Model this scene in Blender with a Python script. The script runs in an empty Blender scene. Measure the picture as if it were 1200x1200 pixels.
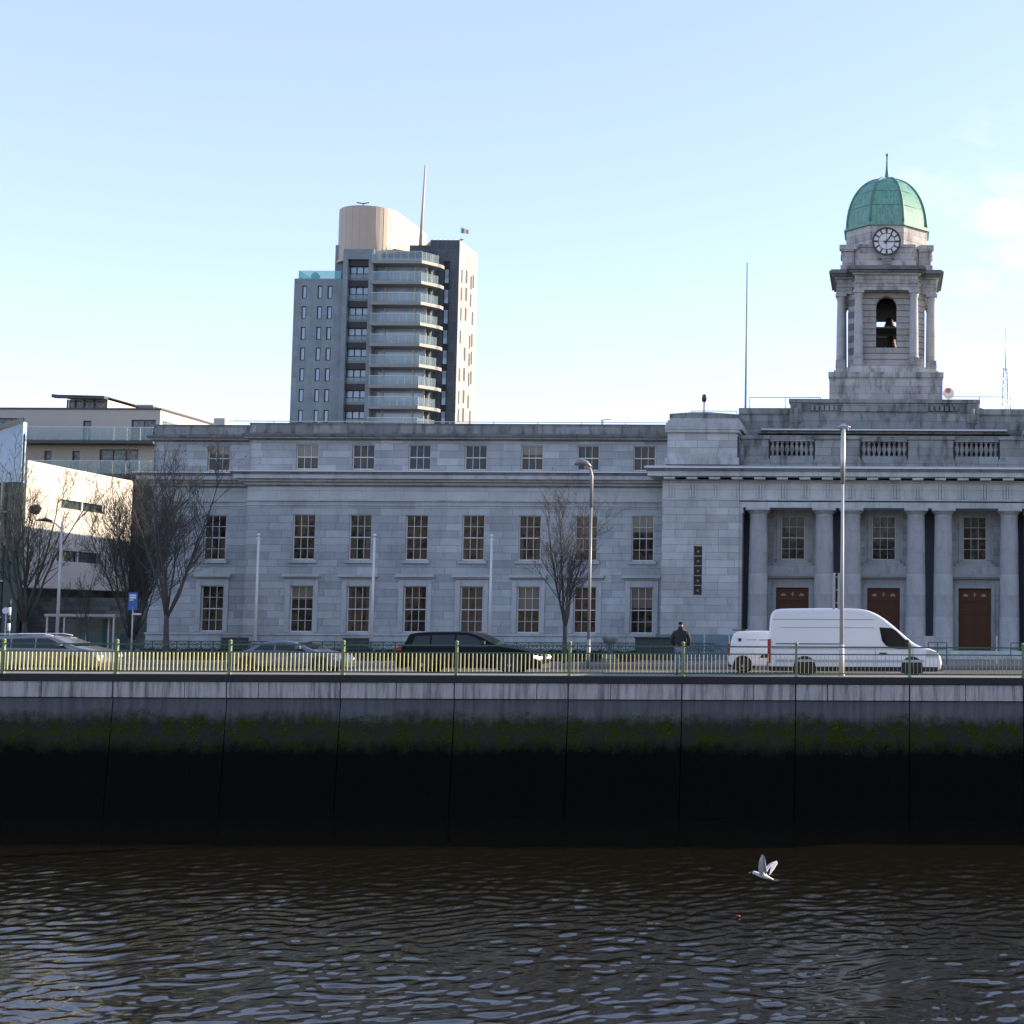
import bpy, math, random
from mathutils import Vector, Matrix, Euler
from math import sin, cos, pi, radians
random.seed(7)
SC = bpy.context.scene
COL = SC.collection

# ------------------------------------------------------------------ helpers
class MB:
    def __init__(s): s.v=[]; s.f=[]; s.sm=[]
    def face(s,pts,smooth=False):
        n=len(s.v); s.v+= [tuple(p) for p in pts]; s.f.append(tuple(range(n,n+len(pts)))); s.sm.append(smooth)
    def add(s,vs,fs,smooth=False):
        n=len(s.v); s.v+=[tuple(p) for p in vs]
        for q in fs: s.f.append(tuple(n+i for i in q)); s.sm.append(smooth)
    def box(s,x0,x1,y0,y1,z0,z1):
        if x0>x1:x0,x1=x1,x0
        if y0>y1:y0,y1=y1,y0
        if z0>z1:z0,z1=z1,z0
        s.add([(x0,y0,z0),(x1,y0,z0),(x1,y1,z0),(x0,y1,z0),(x0,y0,z1),(x1,y0,z1),(x1,y1,z1),(x0,y1,z1)],
              [(0,3,2,1),(4,5,6,7),(0,1,5,4),(1,2,6,5),(2,3,7,6),(3,0,4,7)])
    def frust(s,x0,x1,y0,y1,z0,z1,dx,dy):
        # box whose top is grown by dx, dy on every side
        s.add([(x0,y0,z0),(x1,y0,z0),(x1,y1,z0),(x0,y1,z0),(x0-dx,y0-dy,z1),(x1+dx,y0-dy,z1),(x1+dx,y1+dy,z1),(x0-dx,y1+dy,z1)],
              [(0,3,2,1),(4,5,6,7),(0,1,5,4),(1,2,6,5),(2,3,7,6),(3,0,4,7)])
    def prism(s,poly,a,b,axis='y'):
        # poly of 2-D points extruded between a and b along axis. y: (x,z); z: (x,y); x: (y,z)
        n=len(poly)
        def P(p,t):
            if axis=='y': return (p[0],t,p[1])
            if axis=='z': return (p[0],p[1],t)
            return (t,p[0],p[1])
        vs=[P(p,a) for p in poly]+[P(p,b) for p in poly]
        fs=[tuple(range(n)),tuple(range(2*n-1,n-1,-1))]
        for i in range(n):
            j=(i+1)%n; fs.append((i,i+n,j+n,j))
        s.add(vs,fs)
    def tube(s,pts,rs,n=8,cap=True,smooth=True):
        pts=[Vector(p) for p in pts]
        if not hasattr(rs,'__len__'): rs=[rs]*len(pts)
        rings=[]; up=None
        for i,p in enumerate(pts):
            d=(pts[min(i+1,len(pts)-1)]-pts[max(i-1,0)])
            if d.length<1e-9: d=Vector((0,0,1))
            d.normalize()
            if up is None:
                up=Vector((0,1,0)) if abs(d.y)<.9 else Vector((1,0,0))
            a=d.cross(up)
            if a.length<1e-6: a=d.cross(Vector((1,0,0)))
            a.normalize(); b=a.cross(d); b.normalize(); up=b if abs(b.dot(d))<.9 else up
            rings.append([p+a*(rs[i]*cos(2*pi*k/n))+b*(rs[i]*sin(2*pi*k/n)) for k in range(n)])
        vs=[q for r in rings for q in r]; fs=[]
        for i in range(len(rings)-1):
            for k in range(n):
                l=(k+1)%n; fs.append((i*n+k,(i+1)*n+k,(i+1)*n+l,i*n+l))
        s.add(vs,fs,smooth)
        if cap:
            m=len(s.v)-len(vs)
            s.f.append(tuple(m+k for k in range(n))); s.sm.append(False)
            s.f.append(tuple(m+len(vs)-n+k for k in reversed(range(n)))); s.sm.append(False)
    def lathe(s,prof,cx=0,cy=0,n=24,smooth=True,off=0.0,sx=1,sy=1):
        vs=[]; fs=[]
        for (r,z) in prof:
            for k in range(n):
                a=2*pi*k/n+off; vs.append((cx+r*cos(a)*sx,cy+r*sin(a)*sy,z))
        for i in range(len(prof)-1):
            for k in range(n):
                l=(k+1)%n; fs.append((i*n+k,i*n+l,(i+1)*n+l,(i+1)*n+k))
        s.add(vs,fs,smooth)
        m=len(s.v)-len(vs)
        s.f.append(tuple(m+k for k in reversed(range(n)))); s.sm.append(False)
        s.f.append(tuple(m+len(vs)-n+k for k in range(n))); s.sm.append(False)
    def disc(s,c,r,axis='y',n=24,t=.02):
        x,y,z=c
        ring=[(r*cos(2*pi*k/n),r*sin(2*pi*k/n)) for k in range(n)]
        if axis=='y': s.prism([(x+a,z+b) for a,b in ring],y-t/2,y+t/2,'y')
        elif axis=='x': s.prism([(y+a,z+b) for a,b in ring],x-t/2,x+t/2,'x')
        else: s.prism([(x+a,y+b) for a,b in ring],z-t/2,z+t/2,'z')
    def xf(s,M):
        s.v=[tuple(M@Vector(p)) for p in s.v]; return s
    def build(s,name,mat,parent=None,bevel=0,label=None,recalc=True):
        me=bpy.data.meshes.new(name); me.from_pydata(s.v,[],s.f); me.validate()
        if len(me.polygons)==len(s.sm): me.polygons.foreach_set('use_smooth',s.sm)
        me.materials.append(mat)
        if recalc:
            import bmesh
            bm=bmesh.new(); bm.from_mesh(me); bmesh.ops.recalc_face_normals(bm,faces=bm.faces); bm.to_mesh(me); bm.free()
        me.update()
        o=bpy.data.objects.new(name,me); COL.objects.link(o)
        if parent is not None: o.parent=parent
        if bevel:
            b=o.modifiers.new('bevel','BEVEL'); b.width=bevel; b.segments=2; b.limit_method='ANGLE'; b.angle_limit=radians(40)
        if label: o['label']=label
        return o

def split_build(mb,name,mat,parent,bevel=0,margin=.03):
    # pieces that touch stay together, pieces that stand apart become parts of their own
    par=list(range(len(mb.v)))
    def find(i):
        while par[i]!=i: par[i]=par[par[i]]; i=par[i]
        return i
    for f in mb.f:
        r=find(f[0])
        for i in f[1:]: par[find(i)]=r
    comps={}
    for k,f in enumerate(mb.f): comps.setdefault(find(f[0]),[]).append(k)
    cl=[]
    for fs in comps.values():
        vs=[mb.v[i] for k in fs for i in mb.f[k]]
        bb=[min(v[j] for v in vs)-margin for j in range(3)]+[max(v[j] for v in vs)+margin for j in range(3)]
        cl.append([bb,fs])
    ch=True
    while ch:
        ch=False; out=[]
        for c in cl:
            for o in out:
                if all(c[0][j]<=o[0][j+3] and o[0][j]<=c[0][j+3] for j in range(3)):
                    o[0]=[min(o[0][j],c[0][j]) for j in range(3)]+[max(o[0][j+3],c[0][j+3]) for j in range(3)]; o[1]=o[1]+c[1]; ch=True; break
            else: out.append(c)
        cl=out
    res=[]
    for bb,fs in cl:
        m=MB(); mp={}
        for k in sorted(fs):
            idx=[]
            for i in mb.f[k]:
                if i not in mp: mp[i]=len(m.v); m.v.append(mb.v[i])
                idx.append(mp[i])
            m.f.append(tuple(idx)); m.sm.append(mb.sm[k])
        res.append(m.build(name,mat,parent,bevel))
    return res

def empty(name,loc,label,cat,group=None,rz=0):
    o=bpy.data.objects.new(name,None); COL.objects.link(o); o.location=loc; o.rotation_euler=(0,0,rz)
    o.empty_display_size=.3
    o['label']=label; o['category']=cat
    if group:o['group']=group
    return o
def tag(o,label=None,cat=None,group=None,kind=None):
    if label:o['label']=label
    if cat:o['category']=cat
    if group:o['group']=group
    if kind:o['kind']=kind
    return o
def dup(o,parent=None,loc=None,rz=None):
    c=o.copy(); COL.objects.link(c); c.parent=parent
    if loc is not None:c.location=loc
    if rz is not None:c.rotation_euler=(0,0,rz)
    for ch in [k for k in bpy.data.objects if k.parent==o]: dup(ch,c)
    return c

# ------------------------------------------------------------------ materials
def newmat(name):
    m=bpy.data.materials.new(name); m.use_nodes=True; nt=m.node_tree
    return m,nt,nt.nodes['Principled BSDF']
def N(nt,t,**k):
    n=nt.nodes.new(t)
    for a,b in k.items():
        if a.startswith('i_'):
            key=a[2:]; n.inputs[int(key) if key.isdigit() else key.replace('_',' ')].default_value=b
        else: setattr(n,a,b)
    return n
def L(nt,a,b): nt.links.new(a,b)
def mix(nt,fac,a,b,mode='MIX'):
    n=nt.nodes.new('ShaderNodeMix'); n.data_type='RGBA'; n.blend_type=mode
    for s,v in ((0,fac),(6,a),(7,b)):
        if hasattr(v,'is_linked') or hasattr(v,'links'): nt.links.new(v,n.inputs[s])
        elif s==0: n.inputs[0].default_value=v
        else: n.inputs[s].default_value=(*v[:3],1)
    return n.outputs[2]
def ramp(nt,fac,stops):
    r=nt.nodes.new('ShaderNodeValToRGB'); nt.links.new(fac,r.inputs[0])
    e=r.color_ramp.elements
    while len(e)<len(stops): e.new(.5)
    for q,(p,c) in zip(e,stops):
        q.position=p; q.color=(c,c,c,1) if not hasattr(c,'__len__') else (*c[:3],1)
    return r.outputs[0]
def noise(nt,vec,scale,detail=4,rough=.55,sc=None):
    if sc:
        mp=N(nt,'ShaderNodeMapping'); mp.inputs['Scale'].default_value=sc; L(nt,vec,mp.inputs[0]); vec=mp.outputs[0]
    n=N(nt,'ShaderNodeTexNoise'); n.inputs['Scale'].default_value=scale; n.inputs['Detail'].default_value=detail; n.inputs['Roughness'].default_value=rough
    L(nt,vec,n.inputs['Vector']); return n.outputs['Fac']
def plain(name,col,rough=.6,metal=0,var=.12,scale=6,bump=0,spec=.5,coat=0):
    m,nt,b=newmat(name)
    tc=N(nt,'ShaderNodeTexCoord')
    f=noise(nt,tc.outputs['Object'],scale,5)
    c=mix(nt,f,tuple(x*(1-var) for x in col),tuple(min(1,x*(1+var)) for x in col))
    L(nt,c,b.inputs['Base Color']); b.inputs['Roughness'].default_value=rough; b.inputs['Metallic'].default_value=metal
    b.inputs['Specular IOR Level'].default_value=spec; b.inputs['Coat Weight'].default_value=coat; b.inputs['Coat Roughness'].default_value=.05
    if bump:
        bp=N(nt,'ShaderNodeBump',i_Strength=.5); bp.inputs['Distance'].default_value=bump; L(nt,f,bp.inputs['Height']); L(nt,bp.outputs[0],b.inputs['Normal'])
    return m
def ashlar(name,c1,c2,bw=1.1,bh=.42,mortar=.012,stain=.5,mcol=.45,zoff=0.0,dirt=.55,rough=.75):
    m,nt,b=newmat(name)
    tc=N(nt,'ShaderNodeTexCoord'); sp=N(nt,'ShaderNodeSeparateXYZ'); L(nt,tc.outputs['Object'],sp.inputs[0])
    ad=N(nt,'ShaderNodeMath',operation='ADD'); L(nt,sp.outputs[0],ad.inputs[0]); L(nt,sp.outputs[1],ad.inputs[1])
    az=N(nt,'ShaderNodeMath',operation='ADD'); L(nt,sp.outputs[2],az.inputs[0]); az.inputs[1].default_value=zoff
    cb=N(nt,'ShaderNodeCombineXYZ'); L(nt,ad.outputs[0],cb.inputs[0]); L(nt,az.outputs[0],cb.inputs[1])
    br=N(nt,'ShaderNodeTexBrick'); L(nt,cb.outputs[0],br.inputs[0])
    br.offset=.43; br.squash=1.35; br.squash_frequency=3
    br.inputs['Scale'].default_value=1; br.inputs['Brick Width'].default_value=bw; br.inputs['Row Height'].default_value=bh
    br.inputs['Mortar Size'].default_value=mortar; br.inputs['Mortar Smooth'].default_value=.3; br.inputs['Bias'].default_value=.15
    br.inputs['Color1'].default_value=(*c1,1); br.inputs['Color2'].default_value=(*c2,1); br.inputs['Mortar'].default_value=tuple(x*mcol for x in c1)+(1,)
    o=tc.outputs['Object']
    n1=noise(nt,o,.35,5,.6); n2=noise(nt,o,2.2,6,.65,sc=(1,1,.35)); n3=noise(nt,o,14,4)
    c=mix(nt,1.0,br.outputs['Color'],ramp(nt,n1,[(.3,.82),(.7,1.12)]),'MULTIPLY')
    c=mix(nt,stain,c,ramp(nt,n2,[(.32,dirt),(.5,.95),(.75,1.08)]),'MULTIPLY')
    c=mix(nt,.35,c,ramp(nt,n3,[(.3,.8),(.7,1.15)]),'MULTIPLY')
    L(nt,c,b.inputs['Base Color']); b.inputs['Roughness'].default_value=rough; b.inputs['Specular IOR Level'].default_value=.3
    inv=N(nt,'ShaderNodeMath',operation='SUBTRACT'); inv.inputs[0].default_value=1; L(nt,br.outputs['Fac'],inv.inputs[1])
    ml=N(nt,'ShaderNodeMath',operation='MULTIPLY_ADD'); L(nt,n3,ml.inputs[0]); ml.inputs[1].default_value=.25; L(nt,inv.outputs[0],ml.inputs[2])
    bp=N(nt,'ShaderNodeBump',i_Strength=.6); bp.inputs['Distance'].default_value=.015; L(nt,ml.outputs[0],bp.inputs['Height']); L(nt,bp.outputs[0],b.inputs['Normal'])
    return m
M={}
M['stone']=ashlar('limestone_ashlar',(.475,.505,.515),(.325,.35,.365),1.25,.415,.012,stain=.4,dirt=.6)
M['lead']=plain('pale_lead_flashing',(.56,.58,.61),.5,var=.15,scale=2)
M['soot_shade']=ashlar('soot_shade_limestone',(.19,.195,.20),(.13,.135,.14),1.6,3.1,.01,stain=1,dirt=.5)  # dark stone for sooty bands and for shade painted under the cornice
M['slit']=plain('recess_shade_stone',(.055,.065,.08),.8)
M['stone_pav']=ashlar('limestone_ashlar_pale',(.51,.535,.54),(.38,.40,.41),1.2,.415,.012,stain=.35)
M['trim']=ashlar('limestone_trim',(.48,.505,.51),(.40,.425,.43),1.7,3.1,.008,stain=.6,dirt=.5)
M['trimdark']=ashlar('limestone_trim_weathered',(.31,.325,.32),(.21,.225,.225),1.6,.45,.014,stain=1,dirt=.38)
M['tower_stone']=ashlar('limestone_tower',(.48,.475,.46),(.36,.36,.355),1.0,.42,.013,stain=1,dirt=.42)
M['colstone']=ashlar('limestone_column_drums',(.44,.455,.46),(.32,.33,.34),9.0,1.17,.008,stain=.45,mcol=.6)
M['quoin']=ashlar('limestone_rusticated',(.45,.43,.42),(.36,.35,.34),6.0,.36,.035,stain=.6,mcol=.4)
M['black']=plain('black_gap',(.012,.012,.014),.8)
M['roof']=plain('grey_roof',(.13,.13,.14),.8)
M['wframe']=plain('white_window_paint',(.62,.62,.6),.5,var=.06)
M['copper']=None
def copper():
    m,nt,b=newmat('green_copper'); tc=N(nt,'ShaderNodeTexCoord'); o=tc.outputs['Object']
    a=noise(nt,o,1.2,5,.6); c=noise(nt,o,3,6,.7,sc=(3,3,.4))
    k=mix(nt,a,(.10,.27,.21),(.17,.37,.30)); k=mix(nt,.9,k,ramp(nt,c,[(.32,.5),(.62,1.15)]),'MULTIPLY')
    L(nt,k,b.inputs['Base Color']); b.inputs['Roughness'].default_value=.55; return m
M['copper']=copper()
M['copperdark']=plain('green_copper_seams',(.07,.19,.15),.6)
def pane(name,dark,warm,cool,rough=.06):
    # base colour paints in reflections, blinds, curtains and dim rooms, varied per window
    m,nt,b=newmat(name); tc=N(nt,'ShaderNodeTexCoord'); oi=N(nt,'ShaderNodeObjectInfo')
    sc=N(nt,'ShaderNodeMath',operation='MULTIPLY'); L(nt,oi.outputs['Random'],sc.inputs[0]); sc.inputs[1].default_value=97
    cb=N(nt,'ShaderNodeCombineXYZ')
    for i in range(3): L(nt,sc.outputs[0],cb.inputs[i])
    va=N(nt,'ShaderNodeVectorMath',operation='ADD'); L(nt,tc.outputs['Object'],va.inputs[0]); L(nt,cb.outputs[0],va.inputs[1])
    n1=noise(nt,va.outputs[0],1.0,2,.6,sc=(1.3,1,.9)); n2=noise(nt,va.outputs[0],3.1,4,.7); n3=noise(nt,va.outputs[0],8,2,.5,sc=(2.2,1,.15))
    rs=N(nt,'ShaderNodeMath',operation='MULTIPLY_ADD'); L(nt,oi.outputs['Random'],rs.inputs[0]); rs.inputs[1].default_value=.30; L(nt,n1,rs.inputs[2]); c=mix(nt,ramp(nt,rs.outputs[0],[(.62,0),(.67,1)]),dark,warm); c=mix(nt,ramp(nt,n2,[(.5,0),(.6,1)]),c,cool)
    c=mix(nt,.5,c,ramp(nt,n3,[(.35,.6),(.65,1.25)]),'MULTIPLY')
    L(nt,c,b.inputs['Base Color']); b.inputs['Roughness'].default_value=rough; b.inputs['IOR'].default_value=1.5; b.inputs['Specular IOR Level'].default_value=.26
    n4=noise(nt,va.outputs[0],.9,2); bp=N(nt,'ShaderNodeBump',i_Strength=.25); bp.inputs['Distance'].default_value=.03; L(nt,n4,bp.inputs['Height']); L(nt,bp.outputs[0],b.inputs['Normal'])
    return m
M['pane']=pane('old_window_glass',(.012,.013,.014),(.085,.058,.038),(.030,.036,.024))
M['pane_up']=pane('upper_window_glass',(.020,.034,.048),(.075,.046,.030),(.04,.058,.072))
M['pane_port']=pane('portico_window_glass',(.03,.045,.055),(.014,.014,.015),(.07,.08,.08))
M['door']=plain('brown_door_wood',(.13,.052,.028),.6,var=.25,scale=9,spec=.25)
M['doordark']=plain('brown_door_wood_dark',(.035,.014,.011),.5)
M['bronze']=plain('bronze_grille',(.022,.02,.018),.6)
M['gold']=plain('pale_ornament',(.35,.32,.28),.5)
M['steel']=plain('galvanised_steel',(.45,.45,.44),.4,.6,var=.15)
M['greypole']=plain('pale_grey_pole',(.42,.41,.40),.5,0)
M['frieze']=ashlar('limestone_frieze',(.51,.535,.54),(.44,.465,.47),2.4,3.1,.008,stain=.25)
M['darkmetal']=plain('dark_metal',(.03,.032,.035),.5)
M['clock']=plain('clock_dial_white',(.62,.62,.64),.4,var=.05)
M['blind']=plain('window_blind_behind_glass',(.16,.14,.115),.12,var=.1); M['curtain']=plain('curtain_behind_glass',(.10,.075,.055),.12,var=.35,scale=5)
M['bell']=plain('bell_bronze',(.05,.04,.03),.4,.7)

# ------------------------------------------------------------------ camera
cam=bpy.data.cameras.new('camera'); co=bpy.data.objects.new('camera',cam); COL.objects.link(co)
th=math.atan(125/1700); rl=.0045
R0=Vector((1,0,0)); U0=Vector((0,-sin(th),cos(th))); F0=Vector((0,cos(th),sin(th)))
Rr=R0*cos(rl)+U0*sin(rl); Uu=U0*cos(rl)-R0*sin(rl)
mt=Matrix.Identity(4)
for i in range(3): mt[i][0]=Rr[i]; mt[i][1]=Uu[i]; mt[i][2]=-F0[i]
mt[0][3]=0; mt[1][3]=0; mt[2][3]=2.2
co.matrix_world=mt
cam.sensor_width=36; cam.lens=1700/1200*36; cam.shift_x=-440/1200; cam.clip_end=6000; cam.clip_start=.2
SC.camera=co
SC.render.resolution_x=1024; SC.render.resolution_y=1024

# ------------------------------------------------------------------ light and sky
AZ=radians(24); EL=radians(18)
w=bpy.data.worlds.new('World'); SC.world=w; w.use_nodes=True; nt=w.node_tree
bg=nt.nodes['Background']; sky=nt.nodes.new('ShaderNodeTexSky'); sky.sky_type='NISHITA'; sky.sun_disc=False
sky.sun_elevation=EL; sky.sun_rotation=pi/2-AZ; sky.air_density=1.0; sky.dust_density=.35; sky.ozone_density=1.6; sky.altitude=0
SKYS=.10
bg.inputs[1].default_value=SKYS
tc=N(nt,'ShaderNodeTexCoord'); d=tc.outputs['Generated']
cn=noise(nt,d,11,9,.6,sc=(1,1,2.2)); cm=ramp(nt,cn,[(.475,0),(.64,1)])
sep=N(nt,'ShaderNodeSeparateXYZ'); L(nt,d,sep.inputs[0])
hz=ramp(nt,sep.outputs[2],[(0.0,.25),(.10,.35),(.16,.25),(.22,.75),(.29,.8),(.345,0)])
rt=N(nt,'ShaderNodeMapRange'); L(nt,sep.outputs[0],rt.inputs[0]); rt.inputs[1].default_value=-.02; rt.inputs[2].default_value=.06
mm=N(nt,'ShaderNodeMath',operation='MULTIPLY'); L(nt,cm,mm.inputs[0]); L(nt,hz,mm.inputs[1])
m2=N(nt,'ShaderNodeMath',operation='MULTIPLY'); L(nt,mm.outputs[0],m2.inputs[0]); L(nt,rt.outputs[0],m2.inputs[1])
tint=mix(nt,1.0,sky.outputs[0],(1.0,.895,1.04),'MULTIPLY')
tint=mix(nt,.27,tint,(2.22,2.43,2.66))
skc=mix(nt,m2.outputs[0],tint,(3.0,3.0,3.05))
L(nt,skc,bg.inputs[0])
sl=bpy.data.lights.new('sun','SUN'); sl.energy=2.9; sl.angle=radians(.5); sl.color=(1,.83,.62)
so=bpy.data.objects.new('sun',sl); COL.objects.link(so)
sd=Vector((cos(AZ)*cos(EL),sin(AZ)*cos(EL),sin(EL)))
so.rotation_euler=sd.to_track_quat('Z','Y').to_euler(); so.location=(60,30,60)
SC.view_settings.view_transform='Standard'; SC.view_settings.look='None'; SC.view_settings.exposure=1.93; SC.view_settings.gamma=1
SC.render.engine='CYCLES'
M['lampgrey']=plain('weathered_lamp_grey',(.24,.24,.24),.5,.2)
SC.cycles.max_bounces=6; SC.cycles.transparent_max_bounces=12
# ------------------------------------------------------------------ CITY HALL (local y = world y - 82)
CX=-.2
CH=empty('city_hall',(0,82,0),'long grey limestone city hall with columned portico and green domed clock tower','building')
def wall(mb,x0,x1,z0,z1,y,ops,depth=.32):
    xs=sorted({x0,x1,*[o[0] for o in ops],*[o[1] for o in ops]}); zs=sorted({z0,z1,*[o[2] for o in ops],*[o[3] for o in ops]})
    for i in range(len(xs)-1):
        for j in range(len(zs)-1):
            cx=(xs[i]+xs[i+1])/2; cz=(zs[j]+zs[j+1])/2
            if any(o[0]<cx<o[1] and o[2]<cz<o[3] for o in ops): continue
            mb.face([(xs[i],y,zs[j]),(xs[i+1],y,zs[j]),(xs[i+1],y,zs[j+1]),(xs[i],y,zs[j+1])])
    for a,b,c,d in ops:
        mb.face([(a,y,c),(a,y,d),(a,y+depth,d),(a,y+depth,c)]); mb.face([(b,y,c),(b,y+depth,c),(b,y+depth,d),(b,y,d)])
        mb.face([(a,y,d),(b,y,d),(b,y+depth,d),(a,y+depth,d)]); mb.face([(a,y,c),(a,y+depth,c),(b,y+depth,c),(b,y,c)])
def make_window(w,h,nx,nz,mat,mid=.5,sill=True,fr=.042):
    # origin: bottom centre of the opening, y=0 at the wall face
    mb=MB(); y0,y1=.13,.22; a=w/2
    mb.box(-a,-a+fr*1.3,y0,y1,0,h); mb.box(a-fr*1.3,a,y0,y1,0,h)
    mb.box(-a+fr*1.3,a-fr*1.3,y0+.003,y1,h-fr,h); mb.box(-a+fr*1.3,a-fr*1.3,y0+.003,y1,0,fr*1.6)
    mb.box(-a+fr*1.3,a-fr*1.3,y0-.02,y1,h*mid-.028,h*mid+.028)
    for k in range(1,nx):
        x=-a+fr*1.3+(w-2.6*fr)*k/nx; mb.box(x-.013,x+.013,y0+.012,y1-.02,fr*1.6,h-fr)
    for k in range(1,nz):
        if nz==2 : continue
        if abs(k/nz-mid)<.01: continue
        z=h*k/nz; mb.box(-a+fr*1.3,a-fr*1.3,y0+.02,y1-.025,z-.013,z+.013)
    f=mb.build('window',M['wframe'],CH)
    p=MB(); p.box(-a+.03,a-.03,.185,.20,.03,h-.03); p.build('pane',mat,f)
    return f
# --- left and right wings
XW=[-33.05+3.2*k for k in range(7)]
def mir(x): return 2*CX-x
mb=MB(); tr=MB(); rf=MB(); so_=MB(); le_=MB(); fz_=MB(); pk_=MB()
wu=None
winpos={'up':[],'mid':[],'low':[]}
for side in (0,1):
    for (xa,xb,yy,cs) in ((-36.3,-12.4,0.0,XW),(-42.2,-36.3,1.0,[-38.55])):
        if side: xa,xb,cs=mir(xb),mir(xa),[mir(c) for c in cs]
        ops_l=[(c-.64,c+.64,1.30,3.90) for c in cs]+[(c-.63,c+.63,5.38,7.94) for c in cs]
        wall(mb,xa,xb,0,9.9,yy,ops_l)
        wall(mb,xa,xb,9.9,13.12,yy+.12,[(c-.63,c+.63,10.52,11.95) for c in cs])
        for c in cs:
            winpos['up'].append((c,yy+.12)); winpos['mid'].append((c,yy)); winpos['low'].append((c,yy))
        # plinth, strings, cornice
        tr.box(xa-.05,xb+.0,yy-.10,yy-.002,0,.85); tr.box(xa-.05,xb,yy-.05,yy-.003,.852,1.12)
        tr.box(xa-.08,xb,yy-.13,yy-.004,1.122,1.24)
        tr.box(xa-.04,xb,yy-.05,yy-.002,8.45,8.52); tr.box(xa-.06,xb,yy-.09,yy-.003,8.70,8.80)
        tr.box(xa-.12,xb,yy-.16,yy-.003,9.62,9.78); tr.box(xa-.35,xb,yy-.45,yy-.004,9.782,9.92)
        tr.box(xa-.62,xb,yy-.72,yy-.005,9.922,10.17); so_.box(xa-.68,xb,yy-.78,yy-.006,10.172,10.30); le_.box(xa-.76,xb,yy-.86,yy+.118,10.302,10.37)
        le_.prism([(yy-.84,10.372),(yy+.118,10.372),(yy+.118,10.44)],xa-.74,xb,'x')
        so_.box(xa-.10,xb,yy-.14,yy-.003,9.55,9.618)  # dark strip painted where the cornice throws its shadow
        fz_.box(xa-.01,xb,yy-.012,yy-.001,8.802,9.548)
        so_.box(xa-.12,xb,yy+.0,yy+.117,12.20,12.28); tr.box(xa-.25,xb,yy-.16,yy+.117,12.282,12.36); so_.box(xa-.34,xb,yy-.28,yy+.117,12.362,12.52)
        pk_.box(xa-.03,xb,yy+.06,yy+.60,12.522,13.12); so_.box(xa-.06,xb,yy+.03,yy+.63,13.122,13.17)
        if side==0: # outer return wall
            DP=46; mb.face([(xa,yy,0),(xa,yy,13.1),(xa,yy+DP,13.1),(xa,yy+DP,0)])
        else: mb.face([(xb,yy,0),(xb,yy+30,0),(xb,yy+30,13.1),(xb,yy,13.1)])
        rf.box(xa+.02,xb-.02,yy+.5,yy+46,12.6,12.9)
        rf.box(xa+.25,xb-.02,yy+.45,yy+45.9,.02,12.58)  # solid core added so sun cannot pass through the open-backed wing
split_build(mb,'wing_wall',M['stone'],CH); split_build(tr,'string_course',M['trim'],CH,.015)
split_build(rf,'roof',M['roof'],CH); split_build(so_,'soot_shade_moulding',M['soot_shade'],CH); split_build(le_,'lead_flashing',M['lead'],CH); split_build(fz_,'frieze',M['frieze'],CH); split_build(pk_,'parapet',M['trimdark'],CH)
W0=make_window(1.28,2.60,3,4,M['pane']); W1=make_window(1.26,2.56,3,4,M['pane']); W2=make_window(1.26,1.43,3,2,M['pane_up'],mid=.5)
sm=MB(); sm.box(-.80,.80,-.13,.12,-.19,-.002); s1=sm.build('sill',M['trim'],W1,bevel=.015)
hm=MB(); hm.box(-1.02,1.02,-.12,-.002,3.02,3.10); hm.box(-1.10,1.10,-.26,-.003,3.102,3.22); hm.box(-1.06,1.06,-.18,-.004,3.222,3.27)
hm.box(-.93,-.65,-.045,-.003,-.04,2.98); hm.box(.65,.93,-.045,-.003,-.04,2.98); hm.box(-.65,.65,-.045,-.003,2.61,2.98)
hm.build('surround',M['trim'],W0,bevel=.012)
sm=MB(); sm.box(-.72,.72,-.07,.12,-.12,-.002); sm.build('sill',M['trim'],W0,bevel=.01)
RW=random.Random(31)
for src,key,z,h in ((W0,'low',1.30,2.6),(W1,'mid',5.38,2.56),(W2,'up',10.52,1.43)):
    made=[src]+[dup(src,CH) for _ in winpos[key][1:]]
    for wn,(c,yy) in zip(made,winpos[key]):
        wn.location=(c,yy,z); q=RW.random()
        if q<.34:
            m=MB(); t=RW.uniform(.25,.62); m.box(-.56,.56,.176,.184,h*(1-t),h-.05); m.build('blind',M['blind'],wn)
        elif q<.66 and key!='up':
            m=MB(); t=RW.choice([.5,.5,.98]); g=RW.uniform(.16,.34)
            for s_ in (-1,1):
                for k in range(4): m.box(s_*(.56-g*k/4),s_*(.56-g*(k+.8)/4),.172+.004*(k%2),.184,.06,h*t)
            split_build(m,'curtain',M['curtain'],wn,margin=.04)
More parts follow.
